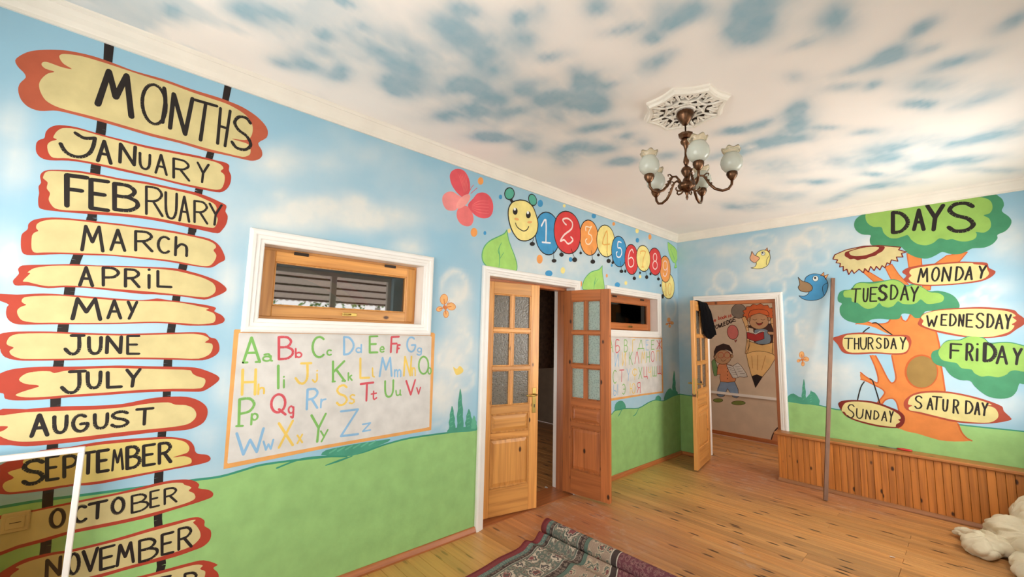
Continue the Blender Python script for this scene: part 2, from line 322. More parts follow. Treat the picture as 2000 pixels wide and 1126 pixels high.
tag(ceiling, 'cream ceiling painted with soft blue-grey cloud streaks', 'ceiling', kind='structure')
WD = dabs(rK, 0, [(260,300,150,90,.7),(450,520,200,60,.75),(650,500,60,60,.7),(780,570,150,60,.75),(560,600,300,60,.55),(280,580,150,40,.65),(270,460,50,30,.5),(930,720,80,50,.8),(1170,960,70,90,.75),(520,300,60,50,.4),(700,250,120,60,.2)]) \
   + dabs(P1, 0, [(20,250,40,60,.5),(30,330,30,50,.6),(15,500,30,60,.6),(10,640,30,40,.5),(445,560,22,80,.5),(430,420,30,50,.3),(440,760,30,60,.5),(880,700,36,60,.75),(900,640,30,60,.6),(860,780,30,50,.6),(1060,520,80,40,.5),(1180,560,80,30,.4),(1150,500,60,40,.4),(1310,650,20,50,.5),(1320,730,20,40,.5),(250,840,50,20,.3),(400,850,30,30,.6),(1250,480,50,20,.3)]) \
   + dabs(P1, 0, [(888,560,24,30,.6),(897,668,22,24,.6),(872,700,16,16,.5),(905,740,20,20,.5),(856,850,22,22,.4),(1310,600,10,20,.4)], True)
wf = dab_field(0, 0, WD)
def wall_field(f):
    def g(A, B):
        pts = list(zip(A, B)); n1 = fbm(pts, (3.0, 4.0), 5.3); n2 = fbm(pts, (1.2, 1.8), 1.7)
        return np.clip(f(A, B)*(1+.6*n1)*1.05 + np.clip(n2*.7+.12, 0, .5)*.5, 0, 1)
    return g
# openings:  y0,y1,z0,z1
DOOR1 = (-3.57, -2.385, 0, 2.12); WIN1 = (-5.325, -4.235, 1.668, 2.118); WIN2 = (-1.73, -.62, 1.69, 2.125)
WT = -.28
wall_left = grid_surface('wall_left', 0, 0, YB, 0, 0, H, .035, [DOOR1, WIN1, WIN2], SKYW, False, wall_field(wf))
tag(wall_left, 'left wall painted as a blue sky with month boards, alphabet boards and a caterpillar', 'wall', kind='structure')
DOOR3 = (.31, 1.245, 0, 2.12)
RD = dabs(P1, 0, [(1420,490,80,25,.6),(1400,550,40,30,.5),(1480,530,60,26,.6),(1560,480,60,40,.6),(1620,460,60,30,.6),(1590,630,30,50,.5),(1570,700,40,60,.6),(1970,470,60,50,.7),(1950,560,40,20,.5),(1900,610,90,22,.5),(1660,610,40,30,.3),(1640,730,60,40,.5),(1970,790,60,30,.5),(1340,640,30,60,.5),(1700,480,30,30,.5)]) \
   + dabs(P1, 0, [(1415,548,22,20,.6),(1395,575,16,14,.5),(1590,460,22,16,.6),(1560,485,22,20,.6),(1535,520,20,18,.5),(1600,500,18,18,.4),(1515,560,18,16,.5),(1545,600,14,18,.5),(1565,640,10,16,.5),(1900,590,26,14,.4),(1930,570,20,14,.4),(1490,470,26,12,.4)], True)
rf = dab_field(1, 0, RD)
wall_right = grid_surface('wall_right', 1, 0, 0, W, 0, H, .035, [DOOR3], SKYW, False, wall_field(rf))
tag(wall_right, 'far wall painted with a tree carrying the days of the week', 'wall', kind='structure')
# solid backs and reveals of the two walls
def wall_back(parent, ax, t, a0, a1, holes, m, name):
    b = MB()
    As = sorted(set([a0, a1]+[h[0] for h in holes]+[h[1] for h in holes])); Bs = sorted(set([0, H]+[h[2] for h in holes]+[h[3] for h in holes]))
    def P(a, z, d): return (d, a, z) if ax == 0 else (a, d, z)
    for i in range(len(As)-1):
        for j in range(len(Bs)-1):
            ca, cb = (As[i]+As[i+1])/2, (Bs[j]+Bs[j+1])/2
            if any(h[0] < ca < h[1] and h[2] < cb < h[3] for h in holes): continue
            b.add([P(As[i], Bs[j], t), P(As[i+1], Bs[j], t), P(As[i+1], Bs[j+1], t), P(As[i], Bs[j+1], t)], [(0, 1, 2, 3)], 0)
    for h in holes:
        q = [(h[0], h[2]), (h[1], h[2]), (h[1], h[3]), (h[0], h[3])]
        for k in range(4):
            if k == 0 and h[2] == 0: continue
            p0, p1 = q[k], q[(k+1) % 4]; b.add([P(*p0, 0), P(*p1, 0), P(*p1, t), P(*p0, t)], [(0, 1, 2, 3)], 1)
    return b.build(name, [m, WHITE], parent)
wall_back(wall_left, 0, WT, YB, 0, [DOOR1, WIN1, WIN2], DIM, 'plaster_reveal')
wall_back(wall_right, 1, .3, 0, W, [DOOR3], CREAMW, 'plaster_reveal')
# other walls of the room, behind and to the right of the camera, with windows
OUTW = [(-6.3, -4.9, .9, 2.4), (-4.54, -2.64, .9, 2.5), (-2.0, -.5, .9, 2.4)]
def plainwall(name, ax, val, t, a0, a1, holes, m, lab):
    b = MB(); As = sorted(set([a0, a1]+[h[0] for h in holes]+[h[1] for h in holes])); Bs = sorted(set([0, H]+[h[2] for h in holes]+[h[3] for h in holes]))
    for i in range(len(As)-1):
        for j in range(len(Bs)-1):
            ca, cb = (As[i]+As[i+1])/2, (Bs[j]+Bs[j+1])/2
            if any(h[0] < ca < h[1] and h[2] < cb < h[3] for h in holes): continue
            if ax == 0: b.box(val, val+t, As[i], As[i+1], Bs[j], Bs[j+1])
            else: b.box(As[i], As[i+1], val, val+t, Bs[j], Bs[j+1])
    o = b.build(name, m); tag(o, lab, 'wall', kind='structure'); return o
SKYPLAIN = mat('sky_wall_plain', (178, 206, 218), .75, var=.08, scale=2)
wall_window = plainwall('wall_window_side', 0, W, .25, YB, 0, OUTW, SKYPLAIN, 'pale blue window wall opposite the month boards')
wall_back_ = plainwall('wall_back', 1, YB-.25, .25, -.28, W+.25, [(.3, 2.4, .9, 2.5)], SKYPLAIN, 'pale blue wall behind the camera')
k = 3
for h in OUTW+['b']:
    e = empty('window_%d' % k, (0, 0, 0), label='white framed outer window %s' % ['nearest the back wall', 'in the middle of the window side', 'nearest the DAYS wall', 'in the wall behind the camera'][k-3], cat='window', kind='structure'); k += 1
    if h == 'b':
        a0, a1, z0, z1 = .3, 2.4, .9, 2.5; B = lambda nm, p, q, r, s: box(nm, p, q, YB-.16, YB-.10, r, s, WHITE, e)
    else:
        a0, a1, z0, z1 = h; B = lambda nm, p, q, r, s: box(nm, W+.10, W+.16, p, q, r, s, WHITE, e)
    B('frame_bar', a0, a1, z0, z0+.06); B('frame_bar', a0, a1, z1-.06, z1); B('frame_bar', a0, a0+.06, z0+.06, z1-.06); B('frame_bar', a1-.06, a1, z0+.06, z1-.06)
    B('mullion', (a0+a1)/2-.04, (a0+a1)/2+.04, z0+.06, z1-.06)
# ------------------------------------------------------------------ floor
floor = box('floor', -3.2, W, YB, 1.72, -.12, -.022, mat('sub_floor', (70, 48, 30), .9))
tag(floor, 'worn orange pine board floor, dusty and reddish near the doors', 'floor', kind='structure')
def board_mesh(L):
    b = MB(); b.box(0, L, .0012, .0938, -.02, 0, bev=.0015); me = bpy.data.meshes.new('plank'); me.from_pydata(b.v, [], b.f); me.materials.append(FLOORM); return me
pm = {}
def plank(x0, x1, y, dz=0):
    L = round(x1-x0, 3)
    if L not in pm: pm[L] = board_mesh(L)
    o = bpy.data.objects.new('plank', pm[L]); COL.objects.link(o); o.parent = floor; o.location = (x0, y, -.0005+dz)
y = -.005-.095; i = 0
while y > YB:
    j = random.choice([None, None, 1.2, 1.9, 2.4]) if y < -.6 else None
    dz = random.uniform(-.0008, 0)
    if j: plank(0, j-.001, y, dz); plank(j+.001, W, y, random.uniform(-.0008, 0))
    else: plank(0, W, y, dz)
    y -= .095
y = -.005
while y < 1.7:
    plank(-.9 if y > .3 else .31, W if y > .3 else 1.245, y, -.002); y += .095
for i in range(38):
    plank(WT-2.6, WT, -3.61+.095*i, -.004)
# threshold strips
th = MB().box(WT, -.0, DOOR1[0], DOOR1[1], -.02, .004, bev=.002).build('floor_threshold', DY, floor)
# rooms beyond the doors
def shell(name, x0, x1, y0, y1, z1, m, lab, skip=()):
    b = MB(); t = .05
    if 'x0' not in skip: b.box(x0-t, x0, y0, y1, 0, z1)
    if 'x1' not in skip: b.box(x1, x1+t, y0, y1, 0, z1)
    if 'y0' not in skip: b.box(x0, x1, y0-t, y0, 0, z1)
    if 'y1' not in skip: b.box(x0, x1, y1, y1+t, 0, z1)
    b.box(x0-t, x1+t, y0-t, y1+t, z1, z1+t)
    return tag(b.build(name, m), lab, 'wall', kind='structure')
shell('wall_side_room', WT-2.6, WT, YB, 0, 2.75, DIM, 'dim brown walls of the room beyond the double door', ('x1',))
box('baseboard', WT-2.6, WT-2.57, YB, 0, 0, .1, DY).parent = bpy.data.objects['wall_side_room']
dd = bpy.data.objects['wall_side_room']
box('near_black_panel', WT-2.6, WT-2.585, -1.8, -.95, 1.35, 2.1, mat('near_black', (22, 18, 16), .8), dd)  # near-black panel set high on the far wall
box('curtain', WT-.5, WT-.47, -2.2, -.75, 1.2, 2.4, mat('brown_curtain', (84, 62, 48), .9, var=.3, scale=30), dd)
# painted rainbow on the back wall of that room
for q, (rr, c) in enumerate(((1.55, (190, 70, 60)), (1.42, (220, 180, 80)), (1.29, (90, 160, 80)))):
    pts = [(-4.6+rr*math.cos(a), 1.0+rr*math.sin(a)) for a in np.linspace(.1, PI-.1, 30)]
    v = []; f = []
    for (yy, zz) in pts:
        d = Vector((yy+4.6, zz-1.0)).normalized(); v += [(WT-2.598+.001*q, yy, zz), (WT-2.598+.001*q, yy-d.x*.13, zz-d.y*.13)]
    for t in range(len(pts)-1): f.append((2*t, 2*t+1, 2*t+3, 2*t+2))
    mobj('painted_rainbow_band', v, f, paint(c), dd)
wall_next = shell('wall_next_room', -.9, W, .3, 1.71, 2.9, CREAMW, 'beige painted wall of the room beyond the far door', ('y0',))
box('chair_rail', -.9, W, 1.69, 1.71, .675, .715, WHITE, wall_next)
box('baseboard', -.9, W, 1.685, 1.71, 0, .06, DX, wall_next)
# ------------------------------------------------------------------ mouldings
def frame_moulding(name, plane, rect, prof, m, closed=True, z0=0, parent=None):
    """prof: (t outward, p protrusion) swept round rect with mitres; plane 'L' (x=0) or 'R' (y=0)"""
    a0, a1, b0, b1 = rect; v = []; f = []; n = len(prof)
    def P(a, z, p): return (p, a, z) if plane == 'L' else (a, -p, z)
    cs = [(a0, b0, -1, -1), (a0, b1, -1, 1), (a1, b1, 1, 1), (a1, b0, 1, -1)]
    if not closed: cs = [(a0, b0, -1, 0), (a0, b1, -1, 1), (a1, b1, 1, 1), (a1, b0, 1, 0)]
    for (a, b, sa, sb) in cs:
        for (t, p) in prof: v.append(P(a+sa*t, b+sb*t, p))
    for i in range(4 if closed else 3):
        j = (i+1) % 4
        for k in range(n-1): f.append((i*n+k, i*n+k+1, j*n+k+1, j*n+k))
    if not closed: f += [tuple(range(n)), tuple(3*n+k for k in range(n))]
    return mobj(name, v, f, m, parent)
CAS = [(0, -.001), (0, .012), (.006, .016), (.022, .016), (.026, .022), (.044, .022), (.05, .028), (.066, .03), (.078, .026), (.082, .02), (.082, -.001)]
tag(frame_moulding('trim_1', 'L', DOOR1, CAS, WHITE, False), 'white moulded casing round the double door', 'door casing', kind='structure')
tag(frame_moulding('trim_2', 'L', WIN1, CAS, WHITE), 'white moulded frame round the high window over the English alphabet', 'window casing', kind='structure')
tag(frame_moulding('trim_3', 'L', WIN2, CAS, WHITE), 'white moulded frame round the high window over the Cyrillic alphabet', 'window casing', kind='structure')
tag(frame_moulding('trim_4', 'R', DOOR3, CAS, WHITE, False), 'white moulded casing round the far door', 'door casing', kind='structure')
CR = [(0, 3.0), (.012, 3.0), (.012, 3.017), (.018, 3.024), (.022, 3.032), (.027, 3.055), (.035, 3.08), (.045, 3.098), (.047, 3.102), (.052, 3.104), (.056, 3.118), (.062, H+.001), (0, H+.001)]
def crown(name, p0, p1, nrm, lab):
    v = []; f = []; n = len(CR); d = (Vector(p1)-Vector(p0)).normalized()
    for (p, s) in ((p0, 1), (p1, -1)):
        for (o, z) in CR: v.append((p[0]+nrm[0]*o+d.x*o*s, p[1]+nrm[1]*o+d.y*o*s, z+.015*(z < 3.05)))
    for k in range(n-1): f.append((k, k+1, n+k+1, n+k))
    return tag(mobj(name, v, f, PLAST), lab, 'crown moulding', kind='structure')
crown('trim_5', (0, YB), (0, 0), (1, 0), 'white coved crown moulding above the left wall')
crown('trim_6', (0, 0), (W, 0), (0, -1), 'white coved crown moulding above the far wall')
crown('trim_7', (W, 0), (W, YB), (-1, 0), 'white coved crown moulding above the window wall')
crown('trim_8', (W, YB), (0, YB), (0, 1), 'white coved crown moulding above the back wall')
QR = [(0, .042), (.010, .042), (.016, .038), (.021, .030), (.026, .022), (.03, .012), (.03, 0), (0, 0)]
def base(name, p0, p1, nrm, m, lab, parent=None):
    v = []; f = []; n = len(QR)
    for p in (p0, p1):
        for (o, z) in QR: v.append((p[0]+nrm[0]*o, p[1]+nrm[1]*o, z))
    for k in range(n): f.append((k, (k+1) % n, n+(k+1) % n, n+k))
    f += [tuple(range(n)), tuple(range(n, 2*n))]
    return mobj(name, v, f, m, parent)
for nm, p0, p1, nr, m, lb in (('baseboard_left', (0, YB), (0, -3.655), (1, 0), DY, 'pine baseboard strip left of the double door'), ('baseboard_left.001', (0, -2.30), (0, -.001), (1, 0), DY, 'pine baseboard strip under the Cyrillic alphabet'),
                     ('baseboard_right', (0.03, 0), (.228, 0), (0, -1), DX, 'short dark pine baseboard behind the far door')):
    tag(base(nm, p0, p1, nr, m, lb), lb, 'baseboard', kind='structure')
# ------------------------------------------------------------------ murals
def catmull(pts, closed=True, n=3, k=.5):
    out = []; N = len(pts)
    for i in range(N if closed else N-1):
        p1 = np.array(pts[i]); p2 = np.array(pts[(i+1) % N]) 
        p0 = np.array(pts[i-1]) if (closed or i > 0) else p1; p3 = np.array(pts[(i+2) % N]) if (closed or i < N-2) else p2
        d = np.linalg.norm(p2-p1)
        m1 = k*(p2-p0); m2 = k*(p3-p1)
        for m in (m1, m2):
            l = np.linalg.norm(m)
            if l > d*1.0 and l > 0: m *= d/l
        for j in range(n):
            t = j/n; out.append(tuple((2*t**3-3*t*t+1)*p1+(t**3-2*t*t+t)*m1+(-2*t**3+3*t*t)*p2+(t**3-t*t)*m2))
    if not closed: out.append(tuple(pts[-1]))
    return out
LAY = .00035
class Mural:
    """flat paint on a wall: polygons and brush strokes, collected into one mesh"""
    def __init__(s, wall): s.wall = wall; s.v = []; s.f = []; s.m = []; s.mats = []
    def mi(s, rgb):
        m = BLACKP if rgb == 'k' else paint(tuple(rgb))
        if m not in s.mats: s.mats.append(m)
        return s.mats.index(m)
    def P(s, a, z, lay):
        o = LAY*(lay+.011*(len(s.f) % 32))
        return (o, a, z) if s.wall == 'L' else ((a, -o, z) if s.wall == 'R' else (a, 1.71-o-.0005, z))
    def px(s, p):
        if s.wall == 'L': q = onpl(p[0], p[1], 0, 0); return (q.y, q.z)
        if s.wall == 'R': q = onpl(p[0], p[1], 1, 0); return (q.x, q.z)
        q = onpl(p[0], p[1], 1, 1.71); return (q.x, q.z)
    def poly(s, pts, rgb, lay, reg=None, smooth=3, world=False, clip=True):
        if reg: pts = Z(reg, pts)
        w = list(pts) if world else [s.px(p) for p in pts]
        if smooth: w = catmull(w, True, smooth)
        if clip: w = [(a, min(max(z, .001), 3.03)) for a, z in w]
        tri = tessellate_polygon([[Vector((a, z, 0)) for a, z in w]])
        b = len(s.v); s.v += [s.P(a, z, lay) for a, z in w]
        for t in tri:
            a, c, d = [w[i] for i in t]; ar = (c[0]-a[0])*(d[1]-a[1])-(d[0]-a[0])*(c[1]-a[1])
            if abs(ar) < 1e-10: continue
            t = list(t)
            if (ar < 0) != (s.wall != 'L' and False): t = t[::-1]
            s.f.append(tuple(b+i for i in t)); s.m.append(s.mi(rgb))
        return w
    def ell(s, cx, cy, rx, ry, rgb, lay, reg=None, ang=0, n=28, out=None, ow=.006):
        pts = [(cx+rx*math.cos(t)*math.cos(ang)-ry*math.sin(t)*math.sin(ang), cy+rx*math.cos(t)*math.sin(ang)+ry*math.sin(t)*math.cos(ang)) for t in [2*PI*k/n for k in range(n)]]
        s.poly(pts, rgb, lay, reg, 0)
        if out: s.stroke(pts+[pts[0]], ow, out, lay+.5, reg, 0)
    def stroke(s, pts, w, rgb, lay, reg=None, smooth=3, world=False, taper=False):
        if reg: pts = Z(reg, pts)
        q = list(pts) if world else [s.px(p) for p in pts]
        if smooth and len(q) > 2: q = catmull(q, False, smooth)
        m = s.mi(rgb); N = len(q)
        L = []
        for i in range(N):
            a = q[max(0, i-1)]; c = q[min(N-1, i+1)]; dx, dz = c[0]-a[0], c[1]-a[1]; l = math.hypot(dx, dz) or 1
            ww = w/2*(1-.6*abs(2*i/(N-1)-1) if taper else 1+.06*math.sin(i*2.3+q[i][0]*40))
            L.append((-dz/l*ww, dx/l*ww, ww))
        for i in range(N-1):
            # quad per segment with its own normal, discs at the joints
            (a, z), (a2, z2) = q[i], q[i+1]; l = math.hypot(a2-a, z2-z)
            if l < 1e-6: continue
            nx, nz = -(z2-z)/l, (a2-a)/l; r0, r1 = L[i][2], L[i+1][2]; b = len(s.v)
            s.v += [s.P(a+nx*r0, z+nz*r0, lay), s.P(a-nx*r0, z-nz*r0, lay), s.P(a2-nx*r1, z2-nz*r1, lay), s.P(a2+nx*r1, z2+nz*r1, lay)]
            s.f.append((b, b+1, b+2, b+3)); s.m.append(m)
        for i in range(N):
            if 0 < i < N-1:
                a, c, d = q[i-1], q[i], q[i+1]; u = Vector((c[0]-a[0], c[1]-a[1])); v = Vector((d[0]-c[0], d[1]-c[1]))
                if u.length and v.length and u.angle(v) < .35: continue
            r = L[i][2]*.97; b = len(s.v); n = 8
            s.v += [s.P(q[i][0]+r*math.cos(2*PI*k/n), q[i][1]+r*math.sin(2*PI*k/n), lay) for k in range(n)]; s.f.append(tuple(b+k for k in range(n))); s.m.append(m)
    def build(s, name, parent, label=None):
        o = mobj(name, s.v, s.f, s.mats, parent, s.m)
        # every painted face looks into the room
        want = {'L': Vector((1, 0, 0)), 'R': Vector((0, -1, 0)), 'N': Vector((0, -1, 0))}[s.wall]
        bm = bmesh.new(); bm.from_mesh(o.data)
        bmesh.ops.reverse_faces(bm, faces=[f for f in bm.faces if f.normal.dot(want) < 0]); bm.to_mesh(o.data); bm.free()
        if label: o['label'] = label
        return o
def arc(cx, cy, rx, ry, a0, a1, n=10):
    return [(cx+rx*math.cos(math.radians(a0+(a1-a0)*k/n)), cy+ry*math.sin(math.radians(a0+(a1-a0)*k/n))) for k in range(n+1)]
FONT = {
 'A': [[(0,0),(.5,1),(1,0)], [(.2,.38),(.8,.38)]], 'B': [[(0,0),(0,1)], [(0,1),(.6,.98),(.88,.78),(.6,.55),(0,.54)], [(.5,.55),(.95,.42),(.98,.2),(.6,.02),(0,0)]],
 'C': [arc(.55,.5,.52,.5,50,310,12)], 'D': [[(.05,0),(.05,1)], [(.05,1),(.55,.95),(.95,.65),(.95,.35),(.55,.05),(.05,0)]], 'E': [[(1,1),(.05,1),(.05,0),(1,0)], [(.05,.52),(.8,.52)]],
 'F': [[(1,1),(.05,1),(.05,0)], [(.05,.55),(.75,.55)]], 'G': [arc(.52,.5,.5,.5,50,330,12)+[(.98,.45),(.55,.45)]], 'H': [[(.05,0),(.05,1)], [(.95,0),(.95,1)], [(.05,.5),(.95,.5)]],
 'I': [[(.5,0),(.5,1)]], 'J': [[(.35,1),(1,1)], [(.75,1),(.75,.3),(.55,.03),(.25,.03),(0,.28)]], 'K': [[(.05,0),(.05,1)], [(.95,1),(.05,.45)], [(.3,.6),(1,0)]],
 'L': [[(.1,1),(.1,0),(1,0)]], 'M': [[(0,0),(.18,1),(.5,.35),(.82,1),(1,0)]], 'N': [[(0,0),(.05,1),(.93,0),(1,1)]], 'O': [arc(.5,.5,.5,.5,90,450,16)],
 'P': [[(.1,0),(.1,1)], [(.1,1),(.7,.98),(.98,.75),(.7,.5),(.1,.45)]], 'Q': [arc(.5,.55,.48,.45,90,450,16), [(.55,.25),(1,-.05)]],
 'R': [[(.05,0),(.05,1)], [(.05,1),(.7,.98),(.97,.76),(.65,.53),(.05,.48)], [(.45,.5),(1,0)]], 'S': [[(.95,.88),(.7,1),(.25,.97),(.03,.76),(.3,.56),(.75,.45),(.98,.22),(.7,.02),(.25,0),(0,.14)]],
 'T': [[(0,1),(1,1)], [(.5,1),(.45,0)]], 'U': [[(0,1),(.02,.3),(.25,.02),(.7,.02),(.95,.3),(1,1)]], 'V': [[(0,1),(.5,0),(1,1)]], 'W': [[(0,1),(.25,0),(.5,.6),(.75,0),(1,1)]],
 'X': [[(0,1),(1,0)], [(1,1),(0,0)]], 'Y': [[(0,1),(.5,.5)], [(1,1),(.5,.5),(.4,0)]], 'Z': [[(0,1),(1,1),(0,0),(1,0)]],
 'y': [[(0,1),(.5,.4)], [(1,1),(.1,0)]], 'a': [arc(.5,.33,.48,.33,60,420,12), [(1,.7),(.95,.1),(1.15,0)], [(.95,.55),(.7,1),(.2,.9)]], 'b': [[(0,1),(.02,0)], arc(.5,.28,.48,.28,90,450,12)],
 'c': [arc(.55,.5,.5,.5,50,310,10)], 'd': [[(.98,1),(.98,0)], arc(.48,.3,.48,.3,90,450,12)], 'e': [[(.1,.5),(.95,.55),(.8,.95),(.35,1),(.02,.6),(.1,.15),(.5,0),(.95,.12)]], 'g': [arc(.5,.72,.4,.28,90,450,12), [(.9,.9),(.85,.15),(.4,0),(0,.15)]],
 'h': [[(0,0),(.05,1)], [(.02,.35),(.45,.62),(.9,.5),(.92,0)]], 'i': [[(.5,0),(.5,.68)], [(.5,.95),(.52,.97)]], 'j': [[(.7,.68),(.7,.2),(.35,0),(0,.2)], [(.72,.95),(.74,.97)]], 'k': [[(.05,0),(.05,1)], [(.9,.65),(.1,.35)], [(.3,.45),(1,0)]],
 'l': [[(.2,1),(.3,.1),(.9,0)]], 'm': [[(0,0),(0,1)], [(0,.7),(.25,1),(.48,.8),(.48,0)], [(.48,.7),(.75,1),(1,.8),(1,0)]], 'n': [[(0,0),(0,1)], [(0,.7),(.5,1),(.95,.75),(1,0)]],
 'o': [arc(.5,.5,.5,.5,90,450,12)], 'p': [[(.05,0),(.15,1)], arc(.55,.7,.42,.3,90,450,12)], 'q': [arc(.4,.7,.4,.3,90,450,12), [(.8,.9),(.7,0),(.35,.12)]], 'r': [[(0,0),(.1,1)], [(.05,.6),(.4,.9),(1,.95)]],
 's': [[(.95,.88),(.6,1),(.15,.85),(.3,.55),(.8,.4),(.85,.12),(.4,0),(0,.1)]], 't': [[(.45,1),(.4,.15),(.6,0),(1,.15)], [(0,.68),(.95,.72)]], 'u': [[(0,1),(.1,.2),(.4,.02),(.8,.25),(.85,1)], [(.85,1),(.85,.2),(1,0)]],
 'v': [[(0,1),(.5,0),(1,1)]], 'w': [[(0,1),(.25,0),(.5,.6),(.75,0),(1,1)]], 'x': [[(0,1),(1,0)], [(1,1),(0,0)]], 'z': [[(0,1),(1,1),(0,0),(1,0)]], 
 'Б': [[(.9,1),(.05,1),(.05,0),(.6,0),(1,.2),(.9,.45),(.5,.55),(.05,.5)]], 'В': 'B', 'Г': [[(.05,0),(.05,1),(.9,1)]], 'Д': [[(.15,.2),(.45,1),(.6,1),(.8,.2)], [(0,0),(0,.2),(1,.2),(1,0)]],
 'Е': 'E', 'Ж': [[(0,1),(1,0)], [(1,1),(0,0)], [(.5,0),(.5,1)]], 'И': [[(0,1),(.05,0),(.95,1),(1,0)]], 'К': 'K', 'Л': [[(0,0),(.4,.9),(.6,1),(1,0)]], 'М': 'M', 'Н': 'H', 'О': 'O', 'П': [[(0,0),(0,1),(1,1),(1,0)]],
 'С': 'C', 'Т': 'T', 'У': 'Y', 'Ф': [[(.5,0),(.5,1)], arc(.5,.65,.5,.28,90,450,12)], 'Х': 'X', 'Ц': [[(0,1),(0,.1),(.85,.1),(.85,1)], [(.85,.1),(1,.1),(1,-.08)]], 'Ч': [[(0,1),(.05,.55),(.5,.45),(.95,.6)], [(1,1),(1,0)]],
 'Ш': [[(0,1),(0,0),(1,0),(1,1)], [(.5,0),(.5,1)]], 'Щ': [[(0,1),(0,.1),(.9,.1),(.9,1)], [(.45,.1),(.45,1)], [(.9,.1),(1.05,-.05)]], 'Ы': [[(0,1),(0,0),(.5,0),(.6,.35),(0,.45)], [(1,0),(1,1)]], 'Э': [arc(.4,.5,.5,.5,130,-130,12), [(.3,.5),(.9,.5)]],
 'Ю': [[(0,0),(0,1)], [(0,.5),(.35,.5)], arc(.67,.5,.32,.5,90,450,12)], 'Я': [[(1,0),(1,1)], [(1,1),(.3,.98),(.03,.76),(.35,.53),(1,.5)], [(.5,.52),(0,0)]], 'А': 'A',
 '1': [[(.0,.72),(.5,1),(.5,0)], [(.1,.01),(1,0)]], '2': [[(.45,.75),(.3,.82),(.2,.95),(.55,1),(.9,.85),(.85,.6),(.3,.35),(.02,.1),(.3,.15),(.6,0),(.95,.15),(.8,.28)]], '3': [[(.1,.75),(.1,.98),(.7,.95),(.9,1),(.45,.62),(.85,.5),(.98,.25),(.6,0),(.2,.02),(.05,.2),(.25,.3)]],
 '4': [[(.65,0),(.65,1),(0,.35),(1,.35)]], '5': [[(.9,.97),(.35,1),(.3,.62),(.8,.6),(1,.3),(.7,.02),(.2,.02),(.02,.25),(.2,.35)]], '6': [[(.9,.82),(.7,1),(.3,.85),(.05,.45),(.15,.1),(.5,0),(.9,.12),(.95,.38),(.6,.55),(.15,.45)]],
 '7': [[(0,.85),(.05,1),(1,1),(.55,.5),(.45,0)], [(.25,0),(.65,0)]], '8': [arc(.5,.75,.35,.25,90,450,12), arc(.5,.25,.45,.26,90,450,12)], '9': [arc(.5,.7,.4,.3,90,450,12), [(.9,.8),(.9,.35),(.6,.02),(.2,.05),(.1,.2)]], '0': [arc(.5,.5,.5,.5,90,450,14)],
}
SHARP = set('AEFHIKLMNTVWXYZyvwxzilkГДЖИЛПШЩЦТ')
def letter(M, ch, q, w, rgb, lay, reg, strokes=None):
    """q = TL,TR,BL,BR in zoomed pixels"""
    st = strokes or FONT[ch]; key = ch
    if isinstance(st, str): key = st; st = FONT[st]
    TL, TR, BL, BR_ = [np.array(p, float) for p in q]
    for s in st:
        pts = [tuple((BL*(1-u)+BR_*u)*(1-v)+(TL*(1-u)+TR*u)*v) for (u, v) in s]
        M.stroke(pts, w, rgb, lay, reg, 0 if (key in SHARP and strokes is None) or len(s) < 3 else 3)
def word(M, L, w, rgb, lay, reg, slope=0, lean=0):
    for t in L:
        ch, xl, xr, yt, yb = t[:5]; ww = t[5] if len(t) > 5 else w; col = t[6] if len(t) > 6 else rgb
        wd = xr-xl; a = max(0, slope*wd); b = max(0, -slope*wd)
        letter(M, ch, [(xl+lean, yt+b), (xr, yt+a), (xl, yb-a), (xr-lean, yb-b)], ww, col, lay, reg)
RED = (172, 62, 42); RED2 = (180, 88, 60); YEL = (206, 189, 134); YEL2 = (212, 191, 114); INK = (34, 26, 22)
# hills
hm = Mural('L'); GREEN = (150, 192, 118)
def hill(y_edge_pts, a_lo, a_hi):
    w = [hm.px(p) for p in y_edge_pts]; w = catmull(w, False, 3); w = [q for q in w if a_lo < q[0] < a_hi]
    def at(a):
        for p, q in zip(w, w[1:]):
            if p[0] <= a <= q[0]: return p[1]+(q[1]-p[1])*(a-p[0])/(q[0]-p[0]+1e-9)
        return w[0][1] if a < w[0][0] else w[-1][1]
    w = [(a_lo, at(a_lo))]+w+[(a_hi, at(a_hi))]
    hm.poly([(a_lo, .01)]+[(a_hi, .01)]+w[::-1], GREEN, 1, smooth=0, world=True)
    hm.stroke(w, .012, (58, 140, 112), 1.5, smooth=0, world=True)
HL = [(0,990),(70,978),(170,965),(300,948),(377,937),(430,930),(476,917),(507,908),(560,900),(640,891),(700,885),(750,868),(800,855),(878,844),(930,838)]
hill(HL, -6.6, -3.65)
w0 = hm.px((0, 990)); hm.poly([(YB+.01, .01), (-6.6, .01), (-6.6, w0[1]), (YB+.01, w0[1]-.02)], GREEN, 1, smooth=0, world=True)
hill([(1195,808)]+Z(rG2, [(55,702),(110,690),(180,688),(230,660),(270,645),(310,650),(360,625),(390,616)]), -2.30, -.001)
hm.stroke(Z(rE, [(430,1100),(600,1035),(750,1015),(960,1012)]), .010, (58, 140, 112), 1.6)
hm.stroke(Z(rE, [(800,1080),(900,1045),(1000,1010)]), .014, (58, 140, 112), 1.6, taper=True)
hm.stroke(Z(rG2, [(180,690),(165,720),(150,730)]), .014, (58, 140, 112), 1.6, taper=True)
hm.stroke(Z(rG2, [(95,692),(80,720),(72,732)]), .014, (58, 140, 112), 1.6, taper=True)
hm.build('painted_hill', wall_left, 'painted bright green hill along the bottom of the left wall')
hm = Mural('R')
hill([(1328,769),(1340,771),(1360,774),(1366,776)], .001, .228)
hill([(1530,780),(1540,783),(1600,791),(1633,799),(1700,806),(1780,815),(1875,829),(2000,842),(2060,850)], 1.33, W-.005)
hm.build('painted_hill', wall_right, 'painted green hill behind the tree of days')
TEAL = (74, 150, 122); TEAL2 = (96, 170, 138)
